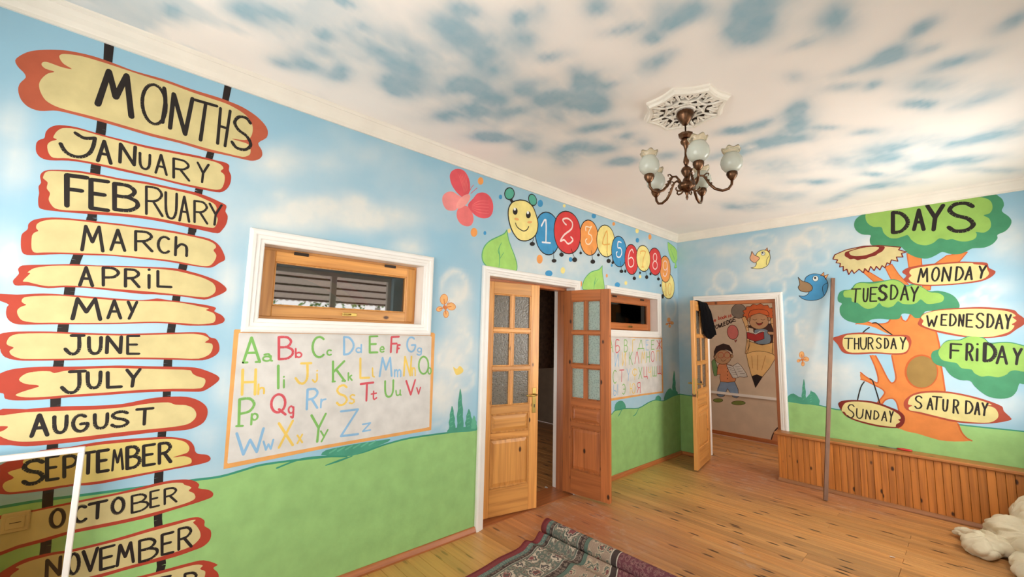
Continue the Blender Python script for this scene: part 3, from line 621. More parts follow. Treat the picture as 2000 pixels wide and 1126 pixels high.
def cypress(M, reg, x, y0, y1, w, lay=2, col=TEAL):
    pts = []; n = 7
    for i in range(n): t = i/(n-1); pts.append((x+w/2*(.08+t**.7)*(1-.35*t**5)*(1+.28*(i % 2)), y0+(y1-y0)*t))
    for i in range(n-1, -1, -1): t = i/(n-1); pts.append((x-w/2*(.08+t**.7)*(1-.35*t**5)*(1+.28*((i+1) % 2)), y0+(y1-y0)*t))
    M.poly(pts, col, lay, reg, 2)
    for i in range(4):
        t = .25+.18*i; M.stroke([(x-w*.2, y0+(y1-y0)*(t+.05)), (x+w*.1, y0+(y1-y0)*t)], .006, TEAL2, lay+.4, reg, 0)
M = Mural('L')
M.poly([(66,692),(75,676),(110,672),(150,668),(182,662),(181,684),(120,690)], TEAL, 1.8, rG, 2)
cypress(M, rG, 118, 520, 682, 26); cypress(M, rG, 86, 588, 684, 26); cypress(M, rG, 152, 600, 680, 30); cypress(M, rG, 172, 625, 676, 24, col=TEAL2)
M.build('painted_trees', wall_left, 'painted teal cypress trees beside the double door')
M = Mural('L')
M.poly([(765,1002),(800,965),(900,942),(1000,922),(1100,905),(1200,892),(1290,880),(1270,902),(1150,950),(1000,1008),(880,1006)], TEAL, 1.7, rE, 2)
for i in range(6): M.stroke([(830+60*i, 985-12*i), (880+60*i, 955-12*i)], .01, TEAL2, 1.9, rE, 0)
M.build('painted_bush', wall_left, 'painted teal bush under the English alphabet board')
M = Mural('L')
M.poly([(56,702),(58,668),(75,652),(95,650),(110,668),(112,690)], TEAL, 1.8, rG2, 2); M.poly([(268,645),(272,628),(285,622),(297,632),(298,646)], TEAL, 1.8, rG2, 2)
M.poly([(314,648),(318,620),(335,590),(350,585),(360,600),(380,598),(386,616),(350,628)], TEAL, 1.8, rG2, 2); cypress(M, rG2, 366, 492, 618, 20)
M.build('painted_trees', wall_left, 'painted teal bushes and cypress near the room corner')
M = Mural('R')
cypress(M, P1, 1570, 740, 788, 9); M.poly([(1538,784),(1540,772),(1550,768),(1560,774),(1575,776),(1586,764),(1596,772),(1600,790)], TEAL, 1.9, None, 2); cypress(M, P1, 1584, 762, 789, 9)
M.build('painted_trees', wall_right, 'painted teal bushes beside the far door')
# months
post = Mural('L')
for PL in ([Z(rA, [(572,68),(565,160),(530,515),(500,725),(482,975)])+Z(rB, [(532,75),(510,160),(440,318),(415,400),(402,500),(385,600),(365,710),(352,800),(340,915),(325,1000)])+Z(rC, [(316,150),(298,390),(272,680),(262,950),(240,1126)])],
           [Z(rA, [(1195,285),(1180,365),(1100,650),(1040,840),(1006,1050)])+Z(rB, [(1112,150),(1085,250),(1058,360),(1035,450),(1020,540),(1008,620),(992,712),(980,800),(971,915)])+Z(rC, [(950,94),(935,200),(922,315),(912,450),(904,560),(900,800),(920,1060),(905,1126)])]):
    post.stroke(PL[0], .034, INK, 2, smooth=0)
post.build('painted_posts', wall_left, 'two painted black posts carrying the month boards')
def sign(txt, reg, outer, inner, letters, w, slope, oc=RED, ic=YEL, wall='L', parent=None, lay=3, lab=None, nm='painted_signboard', lean=0, ink=INK):
    M = Mural(wall); M.poly(outer, oc, lay, reg); M.poly(inner, ic, lay+1, reg)
    o = M.build(nm, parent or wall_left, lab or 'painted yellow signboard with ragged red-brown ends reading %s' % txt)
    T = Mural(wall)
    if callable(letters): letters(T)
    else: word(T, letters, w, ink, lay+2, reg, slope, lean)
    T.build('lettering', o); return o
def months_letters(T):
    for ch, q, w in (('M', [(545,205),(690,240),(512,385),(688,450)], .024), ('O', [(745,270),(870,295),(745,475),(868,502)], .015), ('N', [(905,330),(1008,355),(890,510),(975,545)], .019),
                     ('T', [(1020,362),(1135,395),(1000,560),(1110,588)], .017), ('H', [(1152,405),(1208,420),(1137,590),(1180,605)], .015), ('S', [(1230,440),(1315,465),(1212,605),(1315,635)], .017)):
        letter(T, ch, q, w, INK, 5, rA)
    T.stroke([(860,300),(866,380),(850,480)], .018, INK, 5, rA)
sign('MONTHS', rA, [(80,155),(110,128),(160,108),(230,100),(330,102),(420,117),(500,137),(600,172),(700,210),(860,255),(1000,305),(1130,345),(1200,370),(1270,400),(1340,445),(1385,490),(1402,525),(1395,560),(1352,588),(1370,625),(1372,655),(1350,675),(1310,680),(1200,655),(1080,630),(940,588),(800,555),(680,520),(560,485),(450,455),(330,425),(280,418),(210,420),(150,400),(110,360),(95,310),(105,275),(135,245),(125,220),(95,190)],
 [(315,150),(312,130),(335,122),(420,132),(520,160),(620,192),(740,232),(880,275),(1000,320),(1090,350),(1180,380),(1240,410),(1290,445),(1320,490),(1322,530),(1310,560),(1280,572),(1212,565),(1260,580),(1300,595),(1312,625),(1305,650),(1270,660),(1180,640),(1080,615),(940,575),(800,540),(680,505),(560,470),(450,440),(350,415),(290,395),(240,365),(212,320),(205,280),(220,250),(250,225),(285,215),(240,200),(218,180),(225,165),(250,165),(320,190),(378,202),(335,175)],
 months_letters, 0, 0, oc=RED2, lab='largest painted signboard, topmost on the left wall, reading MONTHS')
def jan(T):
    T.stroke([(395,535),(440,562),(497,562)], .015, INK, 5, rA); T.stroke([(497,562),(490,600),(470,640),(430,660),(380,655),(340,630),(318,592)], .015, INK, 5, rA)
    word(T, [('A',512,580,570,695,.014),('N',628,708,592,705,.014),('U',733,785,640,728),('A',815,872,645,755),('R',905,990,668,785),('Y',1035,1092,690,800)], .0115, INK, 5, rA, .2)
sign('JANUARY', rA, [(190,590),(205,572),(232,562),(240,530),(265,505),(310,494),(400,505),(520,540),(640,570),(760,600),(900,628),(1040,655),(1130,678),(1180,690),(1200,705),(1198,730),(1210,760),(1205,800),(1185,830),(1150,846),(1080,835),(960,810),(800,770),(640,735),(480,698),(360,680),(260,678),(215,665),(190,635)],
 [(285,545),(300,525),(330,510),(400,515),(520,548),(640,580),(760,612),(900,640),(1040,667),(1120,685),(1155,700),(1170,720),(1155,735),(1175,755),(1175,790),(1160,825),(1130,832),(1060,820),(940,795),(800,760),(640,722),(480,688),(360,668),(280,665),(255,640),(248,600),(265,580),(298,570),(280,560)], jan, 0, 0)
sign('FEBRUARY', rA, [(210,760),(225,738),(260,728),(400,732),(540,755),(640,775),(760,790),(900,820),(1020,845),(1090,868),(1150,895),(1185,915),(1180,945),(1192,970),(1185,1010),(1165,1040),(1140,1060),(1040,1040),(900,1010),(760,985),(620,970),(480,960),(350,950),(240,938),(205,925),(200,880),(205,850),(202,815),(215,795)],
 [(225,770),(240,740),(280,735),(400,742),(540,765),(640,785),(760,802),(900,832),(1020,860),(1080,885),(1120,905),(1135,930),(1125,955),(1140,985),(1130,1020),(1115,1032),(1040,1020),(900,995),(760,970),(620,955),(480,945),(350,940),(290,930),(265,905),(255,880),(262,850),(245,825),(250,795),(235,780)],
 [('F',345,455,755,930,.019),('E',472,565,778,940,.019),('B',600,720,800,950,.018),('R',762,850,815,970),('U',868,925,845,985),('A',940,990,865,1000),('R',1015,1085,890,1010),('Y',1098,1160,905,1020)], .0115, .13)
sign('MARCH', rB, [(122,190),(130,165),(160,140),(165,110),(200,85),(300,72),(450,82),(560,95),(700,110),(850,130),(1000,150),(1120,175),(1210,195),(1260,225),(1290,270),(1302,315),(1270,335),(1230,360),(1190,362),(1100,350),(950,325),(800,310),(650,295),(500,290),(350,285),(200,290),(140,285),(122,250)],
 [(185,180),(200,160),(222,150),(210,135),(215,110),(250,92),(320,84),(450,92),(560,105),(700,120),(850,140),(1000,162),(1120,185),(1200,205),(1240,225),(1250,245),(1235,262),(1252,290),(1240,325),(1210,352),(1150,350),(1000,322),(850,305),(650,287),(500,280),(350,275),(250,275),(200,275),(183,250)],
 [('M',475,595,120,268),('A',642,722,142,265),('R',780,880,152,268),('c',912,985,182,280),('h',1015,1085,185,295)], .0125, .06)
sign('APRiL', rB, [(75,440),(95,415),(110,395),(105,370),(130,350),(260,345),(420,342),(480,345),(560,350),(700,352),(850,358),(1000,365),(1080,380),(1180,408),(1260,440),(1305,475),(1310,495),(1280,515),(1230,535),(1180,548),(1060,530),(900,517),(820,515),(640,495),(500,480),(380,475),(280,482),(200,470),(150,465),(90,465)],
 [(132,440),(175,395),(160,390),(200,365),(300,352),(450,352),(640,358),(850,366),(1000,378),(1080,395),(1170,420),(1230,450),(1248,480),(1240,510),(1200,532),(1150,532),(1000,515),(850,500),(700,488),(500,472),(380,466),(280,470),(220,460),(160,445)],
 [('A',462,535,358,468),('P',588,688,362,470),('R',722,805,372,475),('i',850,875,370,480),('L',905,990,382,475)], .0125, .05)
sign('MAY', rB, [(-30,515),(100,518),(250,512),(400,520),(600,535),(800,550),(880,545),(910,540),(960,548),(1100,565),(1200,580),(1250,595),(1240,615),(1280,635),(1300,660),(1290,680),(1240,695),(1100,698),(1020,690),(900,682),(700,688),(500,690),(300,690),(150,692),(90,688),(50,665),(35,630),(40,590),(50,575),(0,555),(-30,550)],
 [(125,555),(140,535),(200,527),(350,525),(500,538),(700,553),(860,556),(1000,560),(1100,575),(1170,590),(1210,598),(1192,608),(1235,625),(1248,650),(1235,680),(1150,690),(1040,682),(900,675),(700,680),(500,682),(300,680),(200,680),(130,668),(105,640),(100,610),(120,590),(152,578),(135,568)],
 [('M',420,580,540,662,.0145),('A',625,698,552,655),('y',742,792,560,658)], .0125, .02)
sign('JUNE', rB, [(-20,760),(20,740),(100,732),(300,732),(500,740),(700,745),(850,742),(1000,738),(1130,735),(1190,742),(1215,765),(1250,775),(1268,810),(1265,850),(1230,880),(1170,898),(1000,895),(800,892),(600,893),(400,898),(200,900),(100,898),(30,880),(5,850),(0,830),(-20,820)],
 [(40,790),(60,760),(110,745),(300,742),(500,750),(700,755),(850,752),(1000,747),(1120,745),(1180,755),(1210,775),(1185,795),(1225,802),(1230,830),(1210,865),(1150,888),(1000,885),(800,882),(600,884),(400,888),(200,890),(120,888),(70,870),(55,845),(80,825),(55,815),(40,805)],
 [('J',378,485,755,862),('U',515,585,765,858),('N',618,702,762,855),('E',735,805,758,860,.011)], .0135, 0)
sign('JULY', rB, [(-30,1000),(20,965),(100,945),(250,935),(400,935),(600,930),(700,928),(850,932),(1000,935),(1130,940),(1200,960),(1255,985),(1270,1005),(1250,1030),(1190,1070),(1150,1080),(1000,1078),(800,1085),(600,1100),(400,1112),(250,1125),(100,1130),(30,1120),(20,1090),(-30,1080)],
 [(110,1010),(150,975),(220,962),(290,962),(315,972),(370,960),(500,948),(650,942),(800,946),(950,950),(1100,955),(1115,975),(1140,990),(1185,1005),(1185,1035),(1160,1060),(1000,1062),(800,1070),(600,1085),(400,1098),(250,1110),(150,1112),(90,1100),(130,1080),(225,1050),(210,1040),(150,1035)],
 [('J',358,492,960,1088),('U',508,582,965,1058),('L',615,700,965,1055),('Y',735,810,950,1050)], .014, -.05)
sign('AUGUST', rC, [(-30,185),(150,170),(350,155),(550,150),(700,140),(850,110),(950,100),(1060,100),(1130,120),(1175,155),(1182,200),(1160,245),(1110,275),(1050,290),(900,300),(750,318),(600,335),(450,355),(300,370),(150,382),(60,375),(-30,365)],
 [(-30,210),(20,205),(150,188),(350,180),(550,172),(700,160),(850,138),(960,132),(1000,145),(1060,148),(1100,165),(1118,195),(1110,225),(1070,255),(980,272),(850,285),(700,300),(550,318),(400,335),(250,350),(130,355),(50,345),(-20,310),(20,292),(45,268),(-30,262)],
 [('A',180,270,200,325,.015),('U',310,380,208,305),('G',415,500,200,300),('U',540,612,195,280),('S',638,730,182,272),('T',780,872,165,260)], .0135, -.08)
sign('SEPTEMBER', rC, [(-30,520),(0,490),(60,460),(150,430),(200,412),(300,395),(400,385),(550,358),(700,342),(850,332),(950,328),(1030,335),(1080,350),(1105,380),(1112,410),(1130,425),(1180,430),(1200,450),(1185,470),(1110,490),(1000,510),(850,540),(700,570),(550,598),(400,610),(250,635),(100,652),(30,655),(-30,640)],
 [(130,470),(150,450),(250,425),(400,400),(550,375),(700,360),(850,345),(980,340),(1050,355),(1078,385),(1070,415),(1030,430),(985,445),(1050,438),(1088,452),(1085,480),(1000,500),(850,528),(700,555),(550,582),(400,598),(250,620),(100,640),(40,640),(15,610),(30,585),(80,560),(45,530),(135,500)],
 [('S',135,248,455,600,.016),('E',265,330,435,575),('P',358,440,430,558),('T',470,540,412,540),('E',555,615,402,528,.015),('M',640,700,395,520,.009),('B',725,795,378,508,.015),('E',815,880,370,492,.014),('R',905,972,358,480,.015)], .0135, -.15, ic=YEL2)
sign('OCTOBER', rC, [(-30,790),(0,775),(200,742),(350,710),(500,680),(650,650),(800,615),(900,590),(980,575),(1060,570),(1110,580),(1135,600),(1130,620),(1190,630),(1215,650),(1205,672),(1130,700),(1000,740),(850,785),(700,820),(550,850),(400,880),(250,925),(100,965),(-30,1000)],
 [(-30,810),(200,752),(350,722),(500,692),(650,662),(800,630),(900,605),(980,590),(1040,590),(1050,600),(1090,615),(1075,635),(1105,650),(1110,680),(1060,705),(950,738),(850,765),(700,800),(550,830),(400,862),(250,905),(100,945),(-30,980)],
 [('O',290,365,732,850),('C',425,495,715,820),('T',510,608,690,800),('O',640,705,668,770),('B',752,842,645,760,.010),('E',855,905,630,730,.010),('R',935,1005,612,712,.010)], .0135, -.22)
sign('NOVEMBER', rC, [(-30,1130),(50,1070),(150,1020),(300,985),(400,970),(550,935),(700,895),(850,850),(1000,810),(1080,790),(1130,785),(1165,805),(1165,835),(1200,860),(1198,910),(1160,950),(1100,975),(1000,1010),(850,1050),(700,1090),(600,1120),(400,1170),(200,1200),(-30,1230)],
 [(60,1120),(110,1080),(90,1070),(170,1035),(300,1000),(400,985),(550,950),(700,912),(850,868),(1000,828),(1080,805),(1115,800),(1100,815),(1120,835),(1140,870),(1138,905),(1090,950),(980,990),(850,1030),(700,1072),(600,1100),(400,1150),(200,1180),(60,1190)],
 [('N',265,345,1010,1130),('O',390,450,985,1115),('V',475,555,960,1100),('E',570,650,945,1085),('M',668,760,925,1062),('B',795,895,895,1040),('E',920,985,870,1000),('R',1015,1090,835,970)], .0125, -.25)
sign('DECEMBER', rC, [(200,1270),(500,1180),(800,1120),(950,1080),(1080,1045),(1160,1030),(1240,1055),(1215,1075),(1245,1110),(1230,1180),(1100,1240),(800,1310),(500,1370),(250,1400)],
 [(280,1290),(500,1210),(900,1110),(1050,1070),(1120,1055),(1155,1060),(1140,1080),(1170,1095),(1165,1140),(1200,1170),(1100,1210),(800,1285),(500,1345),(280,1370)],
 [('D',300,370,1260,1370),('E',400,460,1240,1345),('C',490,560,1218,1325),('E',590,650,1195,1300),('M',680,760,1170,1280),('B',800,870,1145,1250),('E',910,970,1120,1225),('R',1050,1120,1095,1200)], .0125, -.2)
# alphabet boards
G_, R_, B_, Y_ = (124, 178, 92), (206, 84, 92), (138, 180, 212), (230, 194, 96); ORB = (226, 162, 92); BW = (212, 207, 200)
M = Mural('L'); M.poly([(105,56),(112,50),(860,60),(1615,74),(1628,84),(1600,812),(800,950),(25,1108)], ORB, 3, rE, 0); M.poly([(140,84),(146,76),(860,84),(1592,98),(1602,108),(1585,788),(1560,795),(800,925),(60,1066),(54,1060)], BW, 4, rE, 0)
o = M.build('painted_board', wall_left, 'painted white board with orange border carrying the English alphabet')
T = Mural('L')
for (ch, a, b, c, d, col) in [('A',175,300,110,300,G_),('a',322,385,235,290,G_),('B',445,550,105,275,R_),('b',572,618,195,262,R_),('C',697,795,105,262,G_),('c',808,845,205,245,G_),('D',935,1012,105,240,B_),('d',1030,1070,165,225,B_),('E',1130,1192,102,225,G_),('e',1212,1242,182,222,G_),('F',1290,1355,105,222,R_),('F',1338,1362,168,225,R_),('G',1415,1480,108,220,B_),('g',1492,1528,190,245,B_),
  ('H',160,275,352,545,Y_),('h',288,335,460,540,Y_),('I',430,450,325,495,G_),('i',475,490,405,490,G_),('J',572,690,305,462,Y_),('j',700,748,358,450,Y_),('K',850,945,290,445,G_),('k',970,998,378,435,G_),('L',1055,1130,268,418,Y_),('l',1150,1170,342,410,Y_),('M',1208,1305,262,405,B_),('m',1322,1368,355,408,B_),('N',1392,1450,255,400,Y_),('n',1455,1478,340,400,Y_),('O',1505,1578,255,388,G_),('o',1575,1598,340,388,G_),
  ('P',128,262,565,782,G_),('p',232,285,685,770,G_),('Q',385,495,535,700,R_),('q',518,565,628,722,R_),('R',652,742,495,655,B_),('r',762,800,575,642,B_),('S',885,962,470,625,Y_),('s',980,1020,542,612,Y_),('T',1065,1160,452,595,R_),('t',1145,1185,515,582,R_),('U',1250,1312,435,562,G_),('u',1332,1370,508,552,G_),('V',1410,1478,432,548,R_),('v',1490,1518,488,540,R_),
  ('W',125,328,800,1005,B_),('w',328,402,885,965,B_),('X',445,550,742,945,Y_),('x',585,622,845,912,Y_),('Y',692,800,688,905,G_),('y',762,815,810,900,G_),('Z',915,1045,655,858,B_),('z',1080,1138,758,822,B_)]:
    sl = -.03 if c < 400 else (-.12 if c < 700 else -.18)
    word(T, [(ch, a, b, c, d)], .0145 if ch.isupper() else .011, col, 5, rE, sl if ch not in 'Ii' else 0, 6 if ch in 'RNMFHP' else 0)
for (x0, x1, y_) in ((172,205,302),(270,300,296),(122,170,782),(850,870,446),(925,948,440)): T.stroke([(x0, y_), (x1, y_-2)], .012, G_, 5, rE, 0)
T.build('lettering', o)
M = Mural('L'); M.poly([(8,300),(304,317),(310,608),(200,622),(8,655)], ORB, 3, rG2, 0); M.poly([(14,312),(298,326),(303,600),(200,613),(14,640)], BW, 4, rG2, 0)
o = M.build('painted_board', wall_left, 'painted white board with orange border carrying the Cyrillic alphabet')
T = Mural('L')
for (ch, a, b, c, d, col) in [('А',25,45,330,395,G_),('Б',60,80,332,395,R_),('В',105,122,330,394,G_),('Г',148,162,330,390,Y_),('Д',176,208,332,388,G_),('Е',218,232,332,384,B_),('Е',246,262,332,380,G_),('Ж',275,301,332,378,R_),('И',56,74,398,470,B_),('И',95,112,396,466,Y_),('К',130,148,394,460,G_),('Л',160,182,392,455,R_),('М',195,215,392,452,Y_),('Н',222,238,392,448,G_),('О',245,262,390,445,R_),('П',273,290,388,440,Y_),
  ('С',45,65,490,558,G_),('Т',80,103,488,550,R_),('У',118,136,482,545,B_),('Ф',148,172,478,540,Y_),('Х',180,198,474,535,G_),('Ц',208,226,472,530,R_),('Ч',232,245,472,526,Y_),('Ш',254,273,470,520,G_),('Щ',280,299,466,512,R_),('Ы',50,70,565,620,B_),('Э',94,112,562,615,G_),('Ю',136,162,558,612,Y_),('Я',172,188,554,608,R_)]:
    word(T, [(ch, a, b, c, d)], .011, col, 5, rG2, -.05)
T.build('lettering', o)
# caterpillar
OR_ = (240, 158, 84); BLU = (66, 148, 196); RD_ = (214, 62, 62); YC = (240, 222, 140); PK = (244, 214, 206); DT = (236, 176, 90)
cat = Mural('L')
def seg(M, reg, x0, x1, y0, y1, col, lay, tilt=.10):
    cx, cy, rx, ry = (x0+x1)/2, (y0+y1)/2, (x1-x0)/2, (y1-y0)/2
    pts = []
    for k in range(26):
        t = 2*PI*k/26; x = rx*math.cos(t)*(1-.04*math.cos(2*t)); y = ry*math.sin(t); pts.append((cx+x+tilt*rx*math.sin(t)*-.0, cy+y+tilt*x*1.6))
    M.poly(pts, col, lay, reg, 0); M.stroke(pts+[pts[0]], .011, 'k', lay+.4, reg, 0)
segs = [(705,885,378,680,BLU,3),(1022,1160,434,684,OR_,3),(838,1035,372,673,RD_,4),(1143,1275,470,695,YC,4),(1248,1358,549,765,BLU,5),(1605,1698,812,992,YC,3),(1592,1670,689,875,OR_,4),(1342,1440,607,820,RD_,6),(1510,1605,632,825,RD_,6),(1424,1526,614,798,YC,7)]
for x0, x1, y0, y1, c, l in segs: seg(cat, rF, x0, x1, y0, y1, c, l)
cat.poly([(600,292),(645,300),(690,338),(715,400),(728,460),(720,520),(692,560),(642,582),(592,572),(556,530),(530,470),(517,400),(522,345),(550,305)], YC, 8, rF)
cat.stroke([(600,292),(645,300),(690,338),(715,400),(728,460),(720,520),(692,560),(642,582),(592,572),(556,530),(530,470),(517,400),(522,345),(550,305),(600,292)], .011, 'k', 8.4, rF)
cat.stroke([(545,305),(535,285)], .035, 'k', 5, rF, 0); cat.stroke([(688,335),(692,315)], .03, 'k', 5, rF, 0)
cat.ell(526, 247, 34, 42, (88, 170, 146), 6, rF, .1, out='k', ow=.01); cat.ell(690, 291, 27, 41, (88, 170, 146), 6, rF, -.3, out='k', ow=.009)
for x, y_ in ((566, 372), (659, 397)): cat.ell(x, y_, 17, 25, 'k', 9, rF); cat.ell(x-3, y_-15, 8, 11, (240, 240, 236), 9.5, rF)
cat.ell(576, 428, 17, 9, (240, 178, 112), 9, rF, .3); cat.ell(669, 449, 17, 9, (240, 178, 112), 9, rF, -.1)
cat.stroke([(568,455),(575,475),(590,493),(625,512),(650,502),(662,480)], .010, 'k', 9, rF)
for (x, y_, f, g, rx, ry) in ((697,565,688,595,18,14),(835,650,842,715,17,13),(890,655,895,670,15,15),(963,638,988,705,17,17),(1027,650,1031,662,9,10),(1105,650,1117,720,16,15),(1155,665,1156,676,10,10),(1215,655,1229,715,15,15),(1257,715,1258,730,8,10),(1312,725,1320,790,13,12),(1345,782,1347,790,8,11),(1405,795,1411,840,12,12),(1450,798,1452,803,7,8),(1490,782,1499,830,11,14),(1525,802,1526,810,7,10),(1578,812,1582,845,10,11),(1597,888,1597,892,5,10),(1622,938,1613,965,8,16)):
    cat.stroke([(x, y_), (f, g)], .006, 'k', 9, rF, 0); cat.ell(f, g+ry*.6, rx, ry, 'k', 9.2, rF)
co = cat.build('painted_caterpillar', wall_left, 'painted smiling caterpillar with coloured body discs numbered 1 to 10')
T = Mural('L')
for (ch, a, b, c, d, w, col) in (('1',752,815,430,596,.018,(236,236,240)),('2',885,980,420,605,.019,PK),('3',1062,1112,478,606,.015,(250,224,190)),('4',1185,1235,508,655,.015,DT),('5',1282,1322,588,698,.016,(236,236,240)),('6',1365,1408,640,768,.017,PK),('7',1454,1490,656,768,.014,DT),('8',1540,1576,670,782,.016,PK),('9',1612,1648,722,834,.014,PK),('1',1630,1642,880,968,.012,DT),('0',1650,1672,880,966,.012,DT)):
    word(T, [(ch, a, b, c, d)], w, col, 9.6, rF, .05)
T.build('number', co)
M = Mural('L')
for (x, y_, rx, ry, c) in ((322,157,20,27,OR_),(463,270,12,17,BLU),(745,316,19,26,BLU),(275,521,24,32,OR_),(352,526,10,14,BLU),(741,711,21,32,OR_),(960,713,13,17,BLU),(806,812,26,22,BLU),(905,791,16,23,YC),(1125,405,16,18,BLU),(1266,461,10,13,OR_),(1434,577,12,17,BLU),(1523,553,11,20,OR_),(1432,510,12,18,YC),(915,333,10,12,YC),(525,510,12,16,YC),(1217,828,7,13,OR_),(1292,893,19,18,BLU),(1252,755,7,10,BLU),(1352,880,10,14,YC),(1453,835,9,12,YC),(1034,886,8,20,OR_)):
    M.ell(x, y_, rx, ry, c, 2, rF, n=18)
M.build('painted_dots', wall_left, 'painted orange, blue and yellow dots round the caterpillar')
LG = (164, 210, 108); LG2 = (92, 168, 112)
def leaf(pts, veins, lab, clipz=None):
    M = Mural('L'); M.poly(pts, LG, 2, rF); M.stroke(pts+[pts[0]], .010, LG2, 2.4, rF)
    for v in veins: M.stroke(v, .012, LG2, 2.6, rF, 2, taper=True)
    M.build('painted_leaf', wall_left, lab)
leaf([(508,505),(490,530),(440,555),(390,580),(350,620),(332,675),(340,730),(385,775),(460,785),(545,795),(577,790),(578,740),(560,680),(540,630),(520,570)], [[(470,595),(450,640),(458,690),(452,775)], [(443,650),(458,690)], [(485,665),(460,705)]], 'painted green leaf above the left end of the double door')
leaf([(1185,758),(1160,785),(1110,800),(1075,830),(1052,870),(1048,925),(1195,928),(1198,890),(1190,840),(1185,800)], [[(1138,840),(1130,880),(1125,925)], [(1155,850),(1130,890)]], 'painted green leaf above the right end of the double door')
leaf([(1650,590),(1652,640),(1665,690),(1685,730),(1703,742),(1696,772),(1714,768),(1708,742),(1718,700),(1715,660),(1700,630),(1670,605)], [[(1668,640),(1690,690),(1705,735)]], 'small painted green leaf by the room corner')
M = Mural('L'); BP1 = (238, 120, 118); BP2 = (226, 88, 96); BP3 = (240, 144, 140)
M.poly([(185,268),(150,235),(115,180),(103,120),(120,85),(160,70),(205,85),(235,130),(247,180),(245,230),(225,262),(200,272)], BP2, 2, rF); M.poly([(150,360),(110,368),(75,355),(52,310),(53,265),(80,238),(120,232),(160,255),(188,278),(165,320)], BP3, 2, rF)
M.poly([(232,325),(270,280),(300,245),(350,240),(390,270),(410,320),(408,375),(385,412),(340,422),(290,405),(250,365)], BP2, 2, rF); M.poly([(165,350),(190,330),(235,340),(262,380),(272,430),(255,470),(220,478),(180,460),(155,420),(152,380)], BP1, 2, rF)
M.ell(198, 302, 66, 30, (244, 158, 150), 3, rF, -.8)
M.stroke([(246,225),(256,205),(272,185)], .005, BP2, 3, rF); M.stroke([(252,246),(275,225),(298,206)], .005, BP2, 3, rF)
for i in range(5): M.stroke([(205+i*6,240-i*4),(190+i*9,180),(165+i*12,110)], .006, BP1, 2.6, rF, taper=True); M.stroke([(260,330+i*6),(310,300+i*20),(380,300+i*22)], .006, BP1, 2.6, rF, taper=True)
M.build('painted_butterfly', wall_left, 'large painted pink butterfly left of the caterpillar')
def obutter(M, cx, cy, s, reg=None):
    O1 = (238, 178, 112); O2 = (212, 122, 62)
    for (dx, dy, rx, ry, a) in ((-2, -16, 7.5, 10, .1), (12, -2, 9, 7, .3), (-11, 3, 6, 4.5, -.4), (2, 13, 5, 7, 0)):
        M.ell(cx+dx*s, cy+dy*s, rx*s, ry*s, O1, 2, reg, a, n=18, out=O2, ow=.004); M.stroke([(cx+dx*s*.3, cy+dy*s*.3), (cx+dx*s, cy+dy*s)], .008, O2, 2.8, reg, 0)
    M.ell(cx, cy, 3.5*s, 5*s, O2, 3, reg, -.6, n=14); M.stroke([(cx+4*s, cy-7*s), (cx+9*s, cy-14*s)], .003, O2, 3, reg, 0); M.stroke([(cx+5*s, cy-5*s), (cx+13*s, cy-10*s)], .003, O2, 3, reg, 0)
M = Mural('L'); obutter(M, 869, 600, 1.0); M.build('painted_butterfly', wall_left, 'small painted orange butterfly between the high window and the double door')
M = Mural('L'); obutter(M, 1307, 631, .42); M.build('painted_butterfly', wall_left, 'tiny painted orange butterfly near the room corner')
M = Mural('R'); obutter(M, 1567, 702, .62); M.build('painted_butterfly', wall_right, 'small painted orange butterfly right of the far door')
M = Mural('L'); M.poly([(885,716),(892,720),(898,714),(905,722),(902,728),(892,732),(888,726)], (236, 206, 110), 2, None); M.build('painted_butterfly', wall_left, 'tiny painted yellow butterfly above the cypress trees')
# tree of days
TR = (212, 126, 62); TR2 = (190, 92, 42)
M = Mural('R')
br = [((860,560),(905,565),(1030,640),(950,640)), ((1030,540),(1078,520),(1125,590),(1195,662),(1090,655),(1060,600)), ((1183,445),(1282,462),(1290,560),(1200,560)), ((1460,460),(1605,435),(1550,500),(1480,540),(1300,600),(1360,530)), ((1290,665),(1350,670),(1345,700),(1300,700))]
for q in br:
    M.poly(list(q), TR, 2, rH, 0); M.stroke(list(q)+[q[0]], .008, TR2, 2.3, rH, 0)
trunk = [(260,262),(330,245),(375,258),(440,262),(490,250),(515,215),(570,198),(590,232),(620,242),(650,190),(720,200),(745,280),(830,320),(855,430),(845,480),(865,560),(880,650),(892,735),(950,880),(985,970),(1010,1030),(1045,1070),(1082,1090),(960,1095),(850,1085),(700,1040),(560,1000),(568,900),(550,820),(520,790),(470,800),(440,835),(410,828),(455,770),(465,745),(440,720),(380,690),(330,665),(295,655),(293,605),(330,635),(380,665),(415,680),(418,640),(395,560),(362,487),(400,487),(440,560),(480,640),(510,680),(535,672),(545,640),(530,560),(515,487),(515,340),(480,330),(400,290),(330,270)]
M.poly(trunk, TR, 2, rI, 2)
for part in ([(260,262),(330,245),(375,258),(440,262),(490,250),(515,215),(570,198),(590,232),(620,242),(650,190)], [(830,320),(855,430),(845,480),(865,560),(880,650),(892,735)], [(985,970),(1010,1030),(1045,1070),(1082,1090)], [(362,487),(395,560),(418,640),(415,680),(380,665),(330,635),(293,605)], [(400,487),(440,560),(480,640),(510,680),(535,672),(545,640),(530,560),(515,487)], [(295,655),(330,665),(380,690),(440,720),(465,745),(455,770),(410,828),(440,835),(470,800),(520,790),(550,820),(568,900),(560,1000)]):
    M.stroke(part, .012, TR2, 2.5, rI)
tr = M.build('painted_tree_trunk', wall_right, 'painted orange tree trunk with bare branches')
M = Mural('R'); M.ell(725, 600, 120, 122, TR2, 2.7, rI); M.ell(728, 602, 108, 112, (150, 118, 62), 3, rI); M.build('painted_knothole', tr, 'round brown painted knothole')
DG = (68, 138, 98); LGR = (146, 184, 88)
